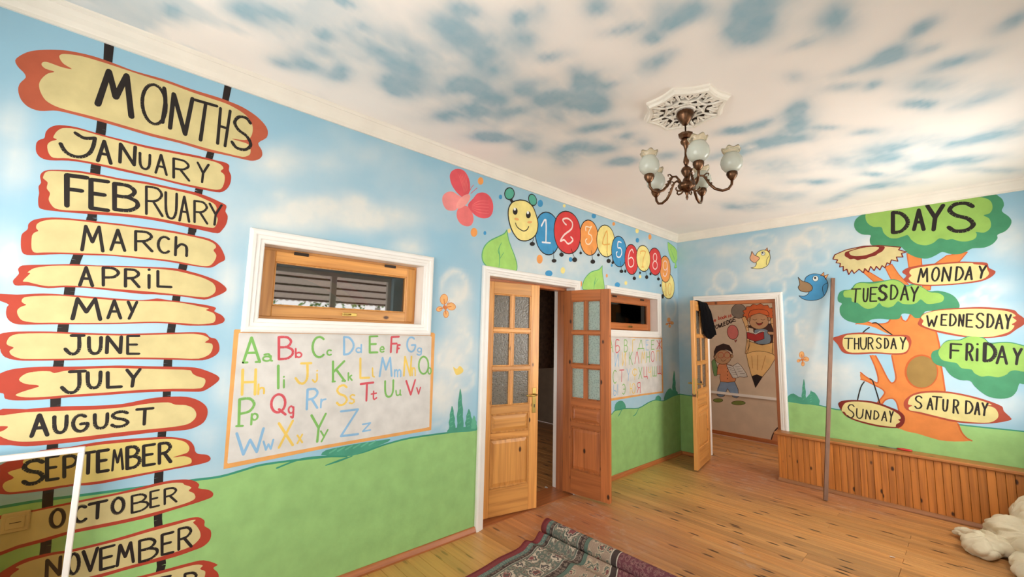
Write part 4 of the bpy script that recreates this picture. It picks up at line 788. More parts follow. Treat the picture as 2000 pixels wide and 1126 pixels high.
sign('DAYS', rH, [(900,168),(860,180),(825,210),(815,250),(830,285),(870,312),(930,318),(925,345),(930,380),(960,395),(1010,400),(1140,400),(1165,420),(1200,450),(1260,475),(1330,480),(1390,455),(1430,435),(1490,450),(1550,450),(1600,430),(1640,410),(1720,405),(1780,380),(1815,340),(1815,315),(1870,290),(1905,250),(1912,215),(1890,185),(1845,150),(1860,110),(1850,70),(1825,48),(1790,30),(1650,48),(1200,122)],
 [(905,165),(895,200),(910,235),(950,260),(1005,262),(1020,300),(1060,335),(1110,340),(1160,325),(1190,318),(1215,350),(1260,380),(1320,388),(1370,370),(1410,340),(1460,350),(1500,345),(1550,360),(1610,360),(1660,340),(1670,310),(1665,295),(1720,300),(1760,275),(1770,240),(1755,200),(1718,180),(1760,165),(1780,130),(1770,85),(1730,60),(1650,54),(1200,122)],
 [('D',1080,1190,158,300,.034),('A',1232,1300,140,280,.03),('Y',1325,1435,110,282,.034),('S',1475,1650,95,290,.034)], .034, -.02, DG, LGR, 'R', wall_right, 6, 'largest painted green foliage clump at the top of the tree reading DAYS', 'painted_foliage')
M = Mural('R')
fl = [(680,455),(760,420),(880,395),(1000,390),(1140,402),(1125,420),(1180,435),(1145,445),(1155,470),(1110,470),(1120,500),(1075,490),(1065,520),(1045,510),(1030,545),(1010,530),(995,560),(970,535),(955,565),(930,535),(915,575),(890,550),(880,580),(850,555),(815,585),(800,560),(778,592),(765,555),(740,568),(740,535),(715,540),(720,515),(690,510),(700,490),(668,485)]
M.poly(fl, YEL, 8, rH, 0); M.stroke(fl+[fl[0]], .010, (120, 36, 26), 8.4, rH, 0)
M.poly([(765,432),(752,440),(750,462),(770,475),(790,486),(815,482),(840,493),(870,485),(900,482),(925,470),(960,462),(985,445),(1010,432),(1030,400),(990,394),(880,398)], (120, 36, 26), 8.6, rH); M.poly([(785,432),(790,455),(830,464),(900,456),(960,432),(988,402),(900,402)], YEL, 9, rH)
M.build('painted_flower', wall_right, 'painted yellow half sunflower with dark red ragged outline')
def dsign(txt, reg, outer, inner, letters, w, sl, **k): return sign(txt, reg, outer, inner, letters, w, sl, k.get('oc', (166, 72, 50)), k.get('ic', (212, 197, 132)), 'R', wall_right, k.get('lay', 8), k.get('lab', 'painted yellow wooden board with red-brown ends on the tree reading %s' % txt), k.get('nm', 'painted_signboard'), k.get('lean', 4))
dsign('TUESDAY', rH, [(700,750),(715,715),(745,700),(790,695),(820,660),(860,645),(920,645),(1040,632),(1090,624),(1140,640),(1180,668),(1240,653),(1290,678),(1340,708),(1400,705),(1470,720),(1520,750),(1550,800),(1540,830),(1450,840),(1380,845),(1310,850),(1290,890),(1240,895),(1210,870),(1150,865),(1130,900),(1060,905),(1000,900),(940,905),(900,925),(830,930),(760,910),(720,870),(715,820),(730,795),(705,780)],
 [(740,725),(750,705),(800,695),(830,658),(870,650),(930,655),(980,650),(1040,637),(1090,630),(1140,646),(1180,676),(1240,664),(1300,688),(1340,715),(1400,720),(1440,745),(1430,780),(1370,795),(1320,795),(1280,765),(1250,790),(1210,800),(1150,795),(1120,778),(1090,810),(1050,822),(1010,810),(990,790),(960,820),(910,832),(870,815),(840,790),(800,780),(795,755),(750,750)],
 [('T',795,860,692,785),('U',878,912,690,780),('E',925,975,682,778),('S',988,1043,668,770,.024),('D',1068,1120,665,765),('A',1140,1195,668,770),('Y',1210,1262,678,778)], .015, -.02, oc=DG, ic=LGR, lay=4, lab='painted green foliage clump reading TUESDAY', nm='painted_foliage')
dsign('MONDAY', rH, [(1150,575),(1190,545),(1290,525),(1420,512),(1560,502),(1640,505),(1740,510),(1755,545),(1802,572),(1770,610),(1700,640),(1600,655),(1450,668),(1300,672),(1210,655),(1160,630),(1180,600)],
 [(1200,580),(1215,555),(1300,537),(1420,522),(1560,512),(1640,512),(1650,520),(1730,530),(1745,560),(1755,590),(1710,625),(1600,645),(1450,660),(1300,662),(1225,650),(1195,620),(1215,600)],
 [('M',1260,1335,548,645),('O',1355,1412,542,638),('N',1428,1492,540,638),('D',1520,1580,537,633),('A',1590,1645,537,628),('Y',1680,1735,532,618)], .015, -.04, lean=10)
dsign('WEDNESDAY', rI, [(708,240),(740,190),(850,160),(1000,148),(1150,142),(1300,152),(1385,165),(1410,190),(1455,225),(1453,265),(1400,300),(1330,345),(1200,362),(1050,358),(900,335),(800,310),(720,280),(700,262)],
 [(722,215),(760,185),(860,165),(1000,157),(1150,155),(1290,165),(1360,180),(1395,205),(1370,215),(1400,240),(1365,265),(1385,275),(1360,310),(1300,335),(1200,355),(1050,348),(900,320),(800,298),(730,268),(740,240)],
 [('W',762,835,204,280),('E',864,905,196,272),('D',925,972,192,276),('N',990,1025,196,278),('E',1042,1090,192,284),('S',1114,1168,187,290),('D',1190,1238,192,288),('A',1252,1303,196,296),('Y',1320,1360,196,296)], .014, .03)
dsign('FRiDAY', rI, [(795,480),(810,455),(850,440),(880,400),(920,375),(1000,372),(1050,350),(1110,345),(1170,360),(1210,395),(1280,390),(1350,390),(1420,405),(1500,430),(1560,480),(1560,680),(1450,690),(1420,685),(1400,740),(1360,780),(1290,792),(1210,780),(1150,745),(1100,700),(1070,665),(1000,660),(940,630),(905,590),(890,568),(830,550),(800,515)],
 [(845,470),(860,430),(890,395),(940,378),(1000,378),(1050,357),(1110,352),(1170,368),(1210,402),(1280,397),(1350,397),(1420,412),(1500,440),(1560,490),(1560,590),(1450,600),(1390,590),(1350,600),(1330,620),(1270,640),(1200,630),(1150,635),(1100,610),(1080,585),(1010,575),(975,540),(920,530),(870,515)],
 [('F',927,1008,403,508),('R',1042,1090,403,520),('i',1112,1130,400,522),('D',1168,1252,400,528,.026),('A',1260,1333,418,545),('Y',1377,1435,436,550)], .017, .05, oc=DG, ic=LGR, lay=9, lab='painted green foliage clump reading FRIDAY', nm='painted_foliage')
M = Mural('R')
for q in ([(310,324),(330,305),(356,287)], [(378,256),(405,254),(430,272),(460,298),(518,340)], [(272,803),(284,750),(300,700),(320,672)], [(360,650),(378,662),(405,740),(432,832)]): M.stroke(q, .011, 'k', 4, rI)
M.build('painted_ropes', wall_right, 'painted dark ropes hanging the THURSDAY and SUNDAY boards')
dsign('THURSDAY', rI, [(95,365),(130,350),(200,330),(330,322),(430,335),(520,340),(610,340),(640,350),(655,390),(640,440),(610,475),(520,480),(400,472),(300,478),(200,475),(160,455),(130,405)],
 [(170,365),(200,340),(330,335),(430,345),(520,350),(600,352),(620,375),(635,400),(630,440),(600,465),(520,470),(400,462),(300,465),(210,462),(170,420)],
 [('T',180,238,364,438),('H',250,282,364,440),('U',294,335,360,440),('R',347,382,360,440),('S',407,440,362,435),('D',464,492,364,435),('A',510,546,364,438),('Y',577,613,360,440)], .0125, 0, lean=0)
dsign('SUNDAY', rI, [(135,830),(160,808),(230,800),(330,805),(420,820),(500,850),(570,880),(605,915),(605,960),(575,995),(530,1000),(430,992),(330,970),(250,945),(190,915),(160,880)],
 [(165,850),(190,820),(250,812),(340,818),(420,835),(500,865),(560,900),(580,930),(560,940),(575,955),(545,975),(540,992),(430,980),(330,958),(250,935),(195,905),(180,885),(160,880)],
 [('S',202,250,832,928),('U',264,312,862,932),('N',330,368,872,938),('D',387,425,877,940),('A',444,482,882,950),('Y',497,525,880,960)], .0115, .1, oc=(118, 36, 26), lab='painted hanging oval board with dark maroon rim reading SUNDAY')
dsign('SATURDAY', rI, [(600,820),(630,780),(690,748),(800,735),(920,742),(1050,765),(1180,800),(1295,845),(1310,880),(1365,935),(1330,950),(1280,960),(1200,968),(1080,968),(950,955),(820,925),(700,895),(620,870)],
 [(630,830),(650,780),(720,755),(820,748),(930,755),(1060,780),(1170,812),(1225,835),(1190,840),(1240,855),(1268,890),(1265,930),(1210,960),(1080,958),(950,942),(820,912),(710,885),(645,875),(635,855),(660,840)],
 [('S',680,730,772,862),('A',767,808,787,868),('T',802,868,776,872),('U',877,912,797,880),('R',950,990,800,896),('D',1037,1090,807,900),('A',1104,1140,817,905),('Y',1154,1195,822,912)], .0135, .08)
def bird(body, col, beak, wing, wc, eye, er, belly, lab):
    M = Mural('R'); M.poly(body, col, 4, rH); M.stroke(body+[body[0]], .006, 'k', 4.4, rH); M.stroke(belly, .005, 'k', 4.5, rH)
    for b in beak: M.poly(b, (226, 160, 96), 4, rH, 0); M.stroke(b+[b[0]], .005, (110, 40, 30), 4.5, rH, 0)
    M.poly(wing, wc, 5, rH); M.stroke(wing+[wing[0]], .0055, 'k', 5.4, rH)
    M.ell(*eye, er, er, (220, 224, 216), 5, rH, out='k', ow=.004); M.ell(eye[0]-3, eye[1]-4, er*.4, er*.4, 'k', 5.6, rH, n=12)
    M.build('painted_bird', wall_right, lab)
bird([(95,546),(120,540),(133,520),(130,495),(128,465),(145,435),(180,421),(215,430),(228,455),(228,490),(210,530),(170,550),(130,552)], (240, 226, 140), [[(195,422),(210,405),(213,428)], [(213,430),(228,422),(224,442)]],
 [(155,482),(125,510),(97,496),(88,475),(96,456),(102,430),(118,455),(150,470)], (226, 168, 130), (180,445), 14, [(222,462),(205,490),(203,525)], 'small painted yellow bird above the far door')
bird([(430,740),(470,742),(500,718),(482,690),(470,650),(480,610),(530,587),(590,597),(625,632),(632,680),(610,735),(570,765),(510,773),(460,763)], (72, 146, 192), [[(580,600),(604,575),(606,602)], [(606,602),(636,590),(616,626)]],
 [(425,610),(450,635),(500,652),(525,680),(515,706),(480,715),(440,705),(425,680),(436,660)], (150, 118, 84), (546,620), 20, [(628,650),(598,670),(596,705),(606,735)], 'painted blue bird left of the wooden pole')
# mural in the next room (seen through the far door)
SK = (186, 142, 104); OL = (60, 34, 26)
def P_(M, pts, c, lay, sm=2, ow=.007, oc=None):
    M.poly(pts, c, lay, rJ, sm); M.stroke(pts+[pts[0]], ow, oc or OL, lay+.4, rJ, sm)
M = Mural('N')
P_(M, [(178,432),(196,418),(216,500),(192,514)], (110, 146, 92), 2); P_(M, [(215,452),(240,440),(290,452),(312,485),(316,520),(312,548),(230,548),(228,505),(208,508)], (214, 136, 92), 3)
P_(M, [(230,546),(312,550),(335,635),(300,636),(270,588),(250,632),(208,626)], (128, 150, 176), 2); P_(M, [(262,448),(300,458),(330,440),(362,475),(385,520),(340,520),(300,526)], (206, 200, 190), 4)
M.stroke([(300,458),(330,520)], .006, OL, 5, rJ); 
for i in range(4): M.stroke([(275+i*9,466+i*13),(300+i*9,470+i*13)], .005, OL, 5, rJ, 0); M.stroke([(315+i*9,462+i*13),(342+i*9,460+i*13)], .005, OL, 5, rJ, 0)
M.ell(243, 406, 48, 41, SK, 5, rJ, out=OL, ow=.007); M.ell(197, 404, 8, 11, SK, 4.5, rJ, out=OL, ow=.006); M.ell(294, 400, 8, 11, SK, 4.5, rJ, out=OL, ow=.006)
P_(M, [(194,402),(192,375),(204,345),(245,328),(280,338),(297,365),(300,386),(288,372),(262,362),(225,366),(204,384)], (52, 34, 32), 6, 0)
for x in (231, 268): M.stroke(arc(x, 395, 17, 17, 0, 360, 14), .007, (170, 60, 50), 7, rJ, 0)
M.stroke([(232,420),(245,430),(262,420)], .006, OL, 7, rJ); M.ell(215, 656, 28, 11, (120, 132, 66), 3, rJ, out=OL); M.ell(333, 671, 40, 12, (120, 132, 66), 3, rJ, out=OL)
for y_ in (470, 490, 510, 530): M.ell(270, y_, 3, 3, OL, 4.5, rJ, n=8)
M.build('painted_boy', wall_next, 'painted boy with round red glasses holding an open book')
M = Mural('N'); M.ell(300, 262, 32, 42, (204, 112, 104), 2, rJ, -.15, out=OL, ow=.008); P_(M, [(310,308),(325,305),(316,320)], (204, 112, 104), 2, 0); M.build('painted_balloon', wall_next, 'painted red balloon')
M = Mural('N')
M.ell(335, 140, 43, 42, (132, 120, 108), 1.6, rJ, out=OL, ow=.007)
P_(M, [(352,180),(366,168),(384,190),(392,240),(398,330),(384,385),(372,385),(382,300),(376,240)], (222, 178, 122), 2); P_(M, [(385,310),(420,322),(470,336),(530,322),(562,318),(556,400),(378,388),(392,350)], (222, 178, 112), 2.2)
P_(M, [(380,232),(420,240),(425,320),(470,336),(530,322),(560,250),(562,160),(530,100),(545,210),(380,225)], (66, 40, 34), 1.8, 0)
P_(M, [(520,120),(545,120),(552,400),(528,395),(535,250),(520,210)], (214, 166, 110), 2.4, 0)
P_(M, [(378,388),(415,374),(460,371),(510,380),(550,408),(472,520),(440,508),(410,518)], (228, 186, 122), 4); P_(M, [(410,517),(440,507),(472,520),(432,582)], (34, 24, 24), 5, 0)
for q in ([(410,400),(415,470)], [(445,395),(443,480)], [(490,398),(468,480)]): M.stroke(q, .008, (180, 120, 66), 5, rJ, 0)
P_(M, [(425,250),(460,242),(500,248),(520,290),(515,325),(470,332),(430,320)], (118, 134, 146), 5); P_(M, [(500,258),(560,262),(560,275),(510,276)], SK, 6)
hair = [(450+88*math.cos(t)*(1+.07*math.cos(13*t)), 152-52*math.sin(t)*(1+.09*math.cos(13*t))) for t in np.linspace(0, 2*PI, 53)[:-1]]
P_(M, hair, (206, 100, 52), 6, 0); M.ell(452, 198, 57, 46, SK, 7, rJ, out=OL); M.ell(395, 188, 9, 12, SK, 6.8, rJ, out=OL); M.ell(510, 185, 9, 12, SK, 6.8, rJ, out=OL)
P_(M, [(392,170),(400,140),(450,128),(500,138),(510,165),(480,160),(455,152),(420,162)], (206, 100, 52), 8)
for x in (428, 475): M.stroke([(x-12,186),(x,192),(x+12,186)], .007, OL, 9, rJ)
P_(M, [(435,205),(455,212),(475,204),(465,218),(448,220)], (150, 50, 46), 9)
P_(M, [(382,262),(432,274),(480,258),(482,300),(432,316),(384,298)], (168, 48, 46), 9, 0); M.stroke([(382,260),(410,256),(432,272),(460,256),(482,258)], .010, (220, 210, 200), 9.5, rJ)
M.build('painted_pencil_rider', wall_next, 'painted curly haired child reading a red book on a giant pencil')
T = Mural('N'); rJ2 = (1320, 560, 8.04)
word(T, [('h',565,590,500,560),('e',600,630,510,548),('b',668,690,458,515),('o',700,730,470,508),('o',735,765,465,500),('k',770,800,440,488),('i',820,835,440,478),('s',845,875,435,470)], .012, (190, 70, 50), 3, rJ2, -.15)
word(T, [('K',490,540,640,720),('N',560,610,605,690),('O',625,665,590,655),('W',672,715,572,640),('L',722,745,560,622),('E',752,780,548,610),('D',800,838,520,592),('G',845,885,498,570),('E',895,940,475,545)], .015, (52, 34, 32), 3, rJ2, -.25)
T.build('lettering', wall_next, 'painted lettering reading the book is KNOWLEDGE')
M = Mural('N'); M.stroke([(518,905),(530,860),(548,828),(575,805),(600,800)], .016, OL, 3, rJ); M.poly([(522,905),(534,862),(552,832),(578,810),(620,805),(640,905)], (196, 130, 84), 2, rJ); M.build('painted_ball', wall_next, 'painted orange round shape low on the beige wall')
# ------------------------------------------------------------------ doors
def door_frame(name, plane, op, depth0, depth1, head, jamb, lab):
    e = empty(name, label=lab, cat='door frame', kind='structure')
    a0, a1, z0, z1 = op
    def B(nm, p, q, r, s, m):
        if plane == 'L': return box(nm, depth0, depth1, p, q, r, s, m, e, .003)
        return box(nm, p, q, depth0, depth1, r, s, m, e, .003)
    B('jamb', a0, a0+jamb, 0, z1-head, DZ); B('jamb', a1-jamb, a1, 0, z1-head, DZ); B('head', a0, a1, z1-head, z1, DY if plane == 'L' else DX)
door_frame('trim_9', 'L', DOOR1, -.21, -.105, .03, .03, 'dark pine frame of the double door')
door_frame('trim_10', 'R', DOOR3, .03, .12, .04, .045, 'dark pine frame of the far door')
def door_leaf(name, loc, rz, Wd, Ht, th, flipped, lab, dark, handle, glass=FROST):
    """local: x from hinge to free edge, y thickness 0..th, z up"""
    mz, mxx = (DZ, DX) if dark else (PZ, PX)
    e = empty(name, loc, rz, label=lab, cat='door leaf', kind='structure')
    st = .095; mu = .03; t2 = th-.012
    rows = [(1.958, 1.640), (1.607, 1.297), (1.262, .945), (.873, .707), (.659, .231)]
    k = Ht/2.07; rows = [(a*k, b*k) for a, b in rows]
    box('stile', 0, st, 0, th, 0, Ht, mz, e, .003); box('stile', Wd-st, Wd, 0, th, 0, Ht, mz, e, .003)
    edges = [Ht]+[v for r in rows for v in r]+[0]
    for i in range(0, len(edges), 2): box('rail', st, Wd-st, .001, th-.001, edges[i+1], edges[i], mxx, e, .003)
    cx = Wd/2
    for (zt, zb) in rows[:3]:
        box('muntin', cx-mu/2, cx+mu/2, .002, th-.002, zb, zt, mz, e, .004)
        for (p, q) in ((st, cx-mu/2), (cx+mu/2, Wd-st)):
            g = box('glass_pane', p+.001, q-.001, th/2-.002, th/2+.002, zb+.001, zt-.001, glass, e)
            b = MB(); w = .011
            for (y0, y1) in ((.004, th/2-.002), (th/2+.002, th-.004)):
                b.box(p, p+w, y0, y1, zb, zt, bev=.003); b.box(q-w, q, y0, y1, zb, zt, bev=.003); b.box(p+w, q-w, y0, y1, zt-w, zt, bev=.003); b.box(p+w, q-w, y0, y1, zb, zb+w, bev=.003)
            b.build('glazing_bead', mz, g)
    for (zt, zb) in rows[3:]:
        b = MB(); p, q = st, Wd-st
        # raised and fielded panel on both faces
        for s in (0, 1):
            y_in, y_mid, y_out = (th*.34, th*.30, .006) if s == 0 else (th*.66, th*.70, th-.006)
            r = [(0, y_in), (.018, y_in), (.045, y_out), (.05, y_out)]
            vs = []
            for (d, yy) in r: vs += [(p+d, yy, zb+d), (q-d, yy, zb+d), (q-d, yy, zt-d), (p+d, yy, zt-d)]
            fs = []
            for i in range(3):
                for j in range(4):
                    f = (i*4+j, i*4+(j+1) % 4, (i+1)*4+(j+1) % 4, (i+1)*4+j); fs.append(f if s == 0 else f[::-1])
            f = (12, 13, 14, 15); fs.append(f if s == 0 else f[::-1]); b.add(vs, fs)
        pn = b.build('panel', mz if zt-zb > .25 else mxx, e)
        b = MB(); w = .014
        for (y0, y1) in ((.003, th*.34), (th*.66, th-.003)):
            b.box(p, p+w, y0, y1, zb, zt, bev=.004); b.box(q-w, q, y0, y1, zb, zt, bev=.004); b.box(p+w, q-w, y0, y1, zt-w, zt, bev=.004); b.box(p+w, q-w, y0, y1, zb, zb+w, bev=.004)
        b.build('panel_moulding', mz, pn)
    if handle:
        hz = 1.0
        for s in ((-1, 1) if handle == 2 else (handle_side[name],)):
            y0 = -.001 if s < 0 else th+.001
            hb = MB(); hb.box(Wd-.068, Wd-.028, y0, y0+s*.006, hz-.14, hz+.09, bev=.002); pl = hb.build('handle_plate', BRASS, e)
            hb = MB(); hb.tube([(Wd-.048, y0, hz+.03), (Wd-.048, y0+s*.045, hz+.03), (Wd-.06, y0+s*.055, hz+.03), (Wd-.11, y0+s*.055, hz+.026), (Wd-.165, y0+s*.052, hz+.03)], [.009, .009, .009, .008, .006]); hb.build('lever', BRASS, pl, True)
            hb = MB(); hb.box(Wd-.053, Wd-.043, y0, y0+s*.0075, hz-.09, hz-.06); hb.build('keyhole', IRON, pl)
        hb = MB(); hb.box(Wd-.001, Wd+.001, th/2-.011, th/2+.011, hz-.1, hz+.1); hb.build('lock_faceplate', BRASS, e)
    b = MB()
    for hz in (.2, Ht-.25): b.lathe([(.007, 0), (.009, .01), (.009, .09), (.007, .1)], (-.004, th/2, hz), 10)
    b.build('hinge', IRON, e, True)
    return e
handle_side = {'door_1': -1, 'door_3': 0}
def hinge_dir(p, q): return math.atan2(q[1]-p[1], q[0]-p[0])
# leaf 1: hinge on the left jamb; room-side face is local -y side
h1, f1 = (-.1, -3.535), (.03, -2.95)
e1 = door_leaf('door_1', (h1[0], h1[1], .02), hinge_dir(h1, f1), math.dist(h1, f1), 2.07, .045, 0, 'left leaf of the pine double door, nearly closed, with brass lever handle', False, 1)
h2, f2 = (-.1, -2.44), (.42, -2.35)
e2 = door_leaf('door_2', (h2[0], h2[1], .02), hinge_dir(h2, f2), math.dist(h2, f2), 2.07, .045, 0, 'right leaf of the pine double door, swung out into the room', True, 0, FROST2)  # shade on this leaf is painted in by the darker pine
h3, f3 = (.355, .02), (.475, -.66)
e3 = door_leaf('door_3', (h3[0], h3[1], .02), hinge_dir(h3, f3), math.dist(h3, f3), 2.07, .045, 0, 'far single pine door with a black cloth hung over it, standing open', False, 2)
# ------------------------------------------------------------------ high windows of the left wall
def high_window(name, op, lab, MZ, MY, pane_m):
    y0, y1, z0, z1 = op; e = empty(name, label=lab, cat='window', kind='structure'); x0, x1 = -.16, -.10
    f = .018
    box('frame', x0, x1, y0, y0+f, z0, z1, MZ, e, .002); box('frame', x0, x1, y1-f, y1, z0, z1, MZ, e, .002); box('frame', x0, x1, y0+f, y1-f, z1-f, z1, MY, e, .002); box('frame', x0, x1, y0+f, y1-f, z0, z0+f, MY, e, .002)
    s0, s1, t0, t1 = y0+f, y1-f, z0+f, z1-f; s = .068; X0, X1 = -.145, -.088
    box('sash_stile', X0, X1, s0, s0+s, t0, t1, MZ, e, .003); box('sash_stile', X0, X1, s1-s, s1, t0, t1, MZ, e, .003)
    box('sash_rail', X0, X1, s0+s, s1-s, t1-s, t1, MY, e, .003); box('sash_rail', X0, X1, s0+s, s1-s, t0, t0+s, MY, e, .003)
    g = box('glass_pane', -.118, -.114, s0+s, s1-s, t0+s, t1-s, pane_m, e)
    b = MB(); w = .009
    for (p, q, r, t) in ((s0+s, s0+s+w, t0+s, t1-s), (s1-s-w, s1-s, t0+s, t1-s), (s0+s+w, s1-s-w, t0+s, t0+s+w), (s0+s+w, s1-s-w, t1-s-w, t1-s)): b.box(-.114, -.092, p, q, r, t, bev=.003)
    b.build('glazing_bead', MZ, g)
    for yy in (s0+.17, s1-.17-.09): box('hinge', -.086, -.079, yy, yy+.09, t1-.012, t1+.008, IRON, e, .002)
    c = (s0+s1)/2+.03; lt = MB().box(-.088, -.082, c-.05, c+.05, t0+.022, t0+.046, bev=.002).build('latch', BRASS, e)
    MB().tube([(-.08, c, t0+.034), (-.066, c, t0+.034), (-.062, c-.03, t0+.034), (-.062, c-.06, t0+.034)], .005).build('latch_lever', BRASS, lt, True)
high_window('window_1', WIN1, 'narrow pine window above the English alphabet, reflecting the awning', PZ, PY, PANE)
high_window('window_2', WIN2, 'narrow dark pine window above the Cyrillic alphabet, partly behind the open leaf', DZ, DY, thin_glass('clear_glass', (200, 196, 188), 1.0))
# awning, railing and trees outside the window side (seen mirrored in the high window)
SHEETM = bpy.data.materials.new('corrugated_plastic'); SHEETM.use_nodes = True
_n = SHEETM.node_tree; _b = _n.nodes['Principled BSDF']; _b.inputs['Base Color'].default_value = lin((200, 188, 178)); _t = _n.nodes.new('ShaderNodeBsdfTranslucent'); _t.inputs[0].default_value = lin((214, 198, 186)); _m = _n.nodes.new('ShaderNodeMixShader'); _m.inputs[0].default_value = .4
_n.links.new(_b.outputs[0], _m.inputs[1]); _n.links.new(_t.outputs[0], _m.inputs[2]); _n.links.new(_m.outputs[0], _n.nodes['Material Output'].inputs[0])
aw = empty('awning', (W+.31, 0, 0), label='corrugated metal awning outside the window wall', cat='awning')
v = []; f = []; n = 0; ys = np.arange(YB-.5, .5, .02)
for yy in ys:
    zz = .012*math.sin(yy*2*PI/.12); v += [(0.0, yy, 2.86+zz), (3.2, yy, 2.24+zz)]
for i in range(len(ys)-1): f.append((2*i, 2*i+1, 2*i+3, 2*i+2))
mobj('corrugated_sheet', v, f, SHEETM, aw, smooth=True)
for i in range(6): box('purlin', .3+i*.52, .335+i*.52, YB-.5, .5, 2.745-i*.101, 2.78-i*.101, mat('purlin_paint', (92, 70, 60), .6), aw)
for yy in (-6.4, -3.9, -1.4): box('post', 3.05, 3.15, yy, yy+.1, -.6, 2.2, WHITE, aw)
gr = box('ground', W+.25, W+14, YB-6, 6, -.75, -.6, mat('paving_ground', (150, 140, 126), .9), None); tag(gr, 'pale concrete yard outside the window wall', 'ground', kind='structure')
rnd = random.Random(3)
for i, yy in enumerate((-8.0, -5.6, -3.4, -1.2, 1.2)):
    e = empty('tree', (W+7.2+rnd.uniform(-.5, .8), yy, -.6), label='garden tree outside the window wall, %s from the back wall' % ['first', 'second', 'third', 'fourth', 'fifth'][i], cat='tree', group='garden trees outside the windows')
    MB().tube([(0, 0, 0), (.05, .03, 1.2), (0, .05, 2.7)], [.11, .08, .05]).build('trunk', mat('bark', (92, 72, 54), .9, bump=.6), e, True)
    lv = MB()
    for k in range(420):
        a, b_ = rnd.uniform(0, 2*PI), rnd.uniform(-1, 1); r = 1.0*rnd.random()**.4; c = Vector((r*math.cos(a)*math.sqrt(1-b_*b_), r*math.sin(a)*math.sqrt(1-b_*b_)*1.1, 2.7+r*b_*1.2))
        d = Vector((rnd.uniform(-1, 1), rnd.uniform(-1, 1), rnd.uniform(-1, 1))).normalized(); u = d.orthogonal().normalized(); w = d.cross(u)
        lv.add([c-u*.09, c-w*.05, c+u*.09, c+w*.05], [(0, 1, 2, 3)])
    o = lv.build('foliage', mat('leaf_green', (108, 146, 62), .6, var=.3), e); o['kind'] = 'stuff'
# ------------------------------------------------------------------ plank-fronted ledge under the tree of days
lb = empty('wall_ledge_box', (1.245, -.166, 0), label='long low pine plank-fronted ledge box under the tree of days', cat='ledge')
X0 = 0.0; X1 = W-1.245; bw = .0548; yf = 0
box('corner_post', 0, .03, 0, .166, .0, .516, SLAT, lb, .003)
b = MB(); b.box(0, bw-.002, 0, .012, 0, .516, bev=.0025); sm = bpy.data.meshes.new('slat'); sm.from_pydata(b.v, [], b.f); sm.materials.append(SLAT)
x = .031
while x < X1-.01:
    o = bpy.data.objects.new('slat', sm); COL.objects.link(o); o.parent = lb; o.location = (x, random.uniform(0, .0015), 0)
    if x+bw > X1: o.scale.x = (X1-x)/bw
    x += bw
MB().box(.005, X1, .02, .03, 0, .5).build('backing', mat('dark_gap', (60, 34, 16), .9), lb)
MB().box(-.03, X1, -.028, .166, .516, .546, bev=.007).build('top_board', wood('ledge_top_pine', (190, 120, 62), (110, 60, 26), 0), lb)
bb = MB(); n = len(QR); v = [(-.0, -o_, z*.9) for (o_, z) in QR]+[(X1, -o_, z*.9) for (o_, z) in QR]
bb.add(v, [(k, (k+1) % n, n+(k+1) % n, n+k) for k in range(n)]+[tuple(range(n)), tuple(range(n, 2*n))]).build('base_moulding', wood('base_pine', (158, 104, 64), (84, 50, 28), 0), lb)
# screwdriver-like tool on the ledge
tl = empty('hand_tool', (2.22, -.10, .547), math.radians(2), label='small red-handled tool lying on the pine ledge', cat='tool')
MB().tube([(.06, 0, .012), (.09, 0, .013), (.15, 0, .013), (.17, 0, .012)], [.008, .012, .012, .008]).build('handle', mat('red_plastic', (190, 44, 36), .4), tl, True)
MB().tube([(-.08, 0, .010), (.06, 0, .012)], .005).build('blade', mat('steel', (110, 130, 110), .4, .8), tl, True)
# ------------------------------------------------------------------ pole
pb, pt = Vector((1.745, -.5, 0)), Vector((1.838, -.03, 2.32))
d = (pt-pb).normalized(); a = d.cross(Vector((0, 0, 1))).normalized(); c = d.cross(a); s = .017
def rot(v, ang): return v*math.cos(ang)+d.cross(v)*math.sin(ang)
a, c = rot(a, .6), rot(c, .6)
v = []
for p in (pb, pt):
    for (i, j) in ((-1, -1), (1, -1), (1, 1), (-1, 1)): v.append(p+a*i*s+c*j*s)
zl = min(q.z for q in v[:4]); v = [q-Vector((0, 0, zl-.001)) for q in v]
po = MB().add(v, [(3, 2, 1, 0), (4, 5, 6, 7), (0, 1, 5, 4), (1, 2, 6, 5), (2, 3, 7, 6), (3, 0, 4, 7)]).build('wooden_pole', wood('weathered_pole', (122, 88, 68), (70, 46, 34), 2, .6, .3))
tag(po, 'tall square brown wooden pole leaning against the wall beside the blue bird', 'pole')
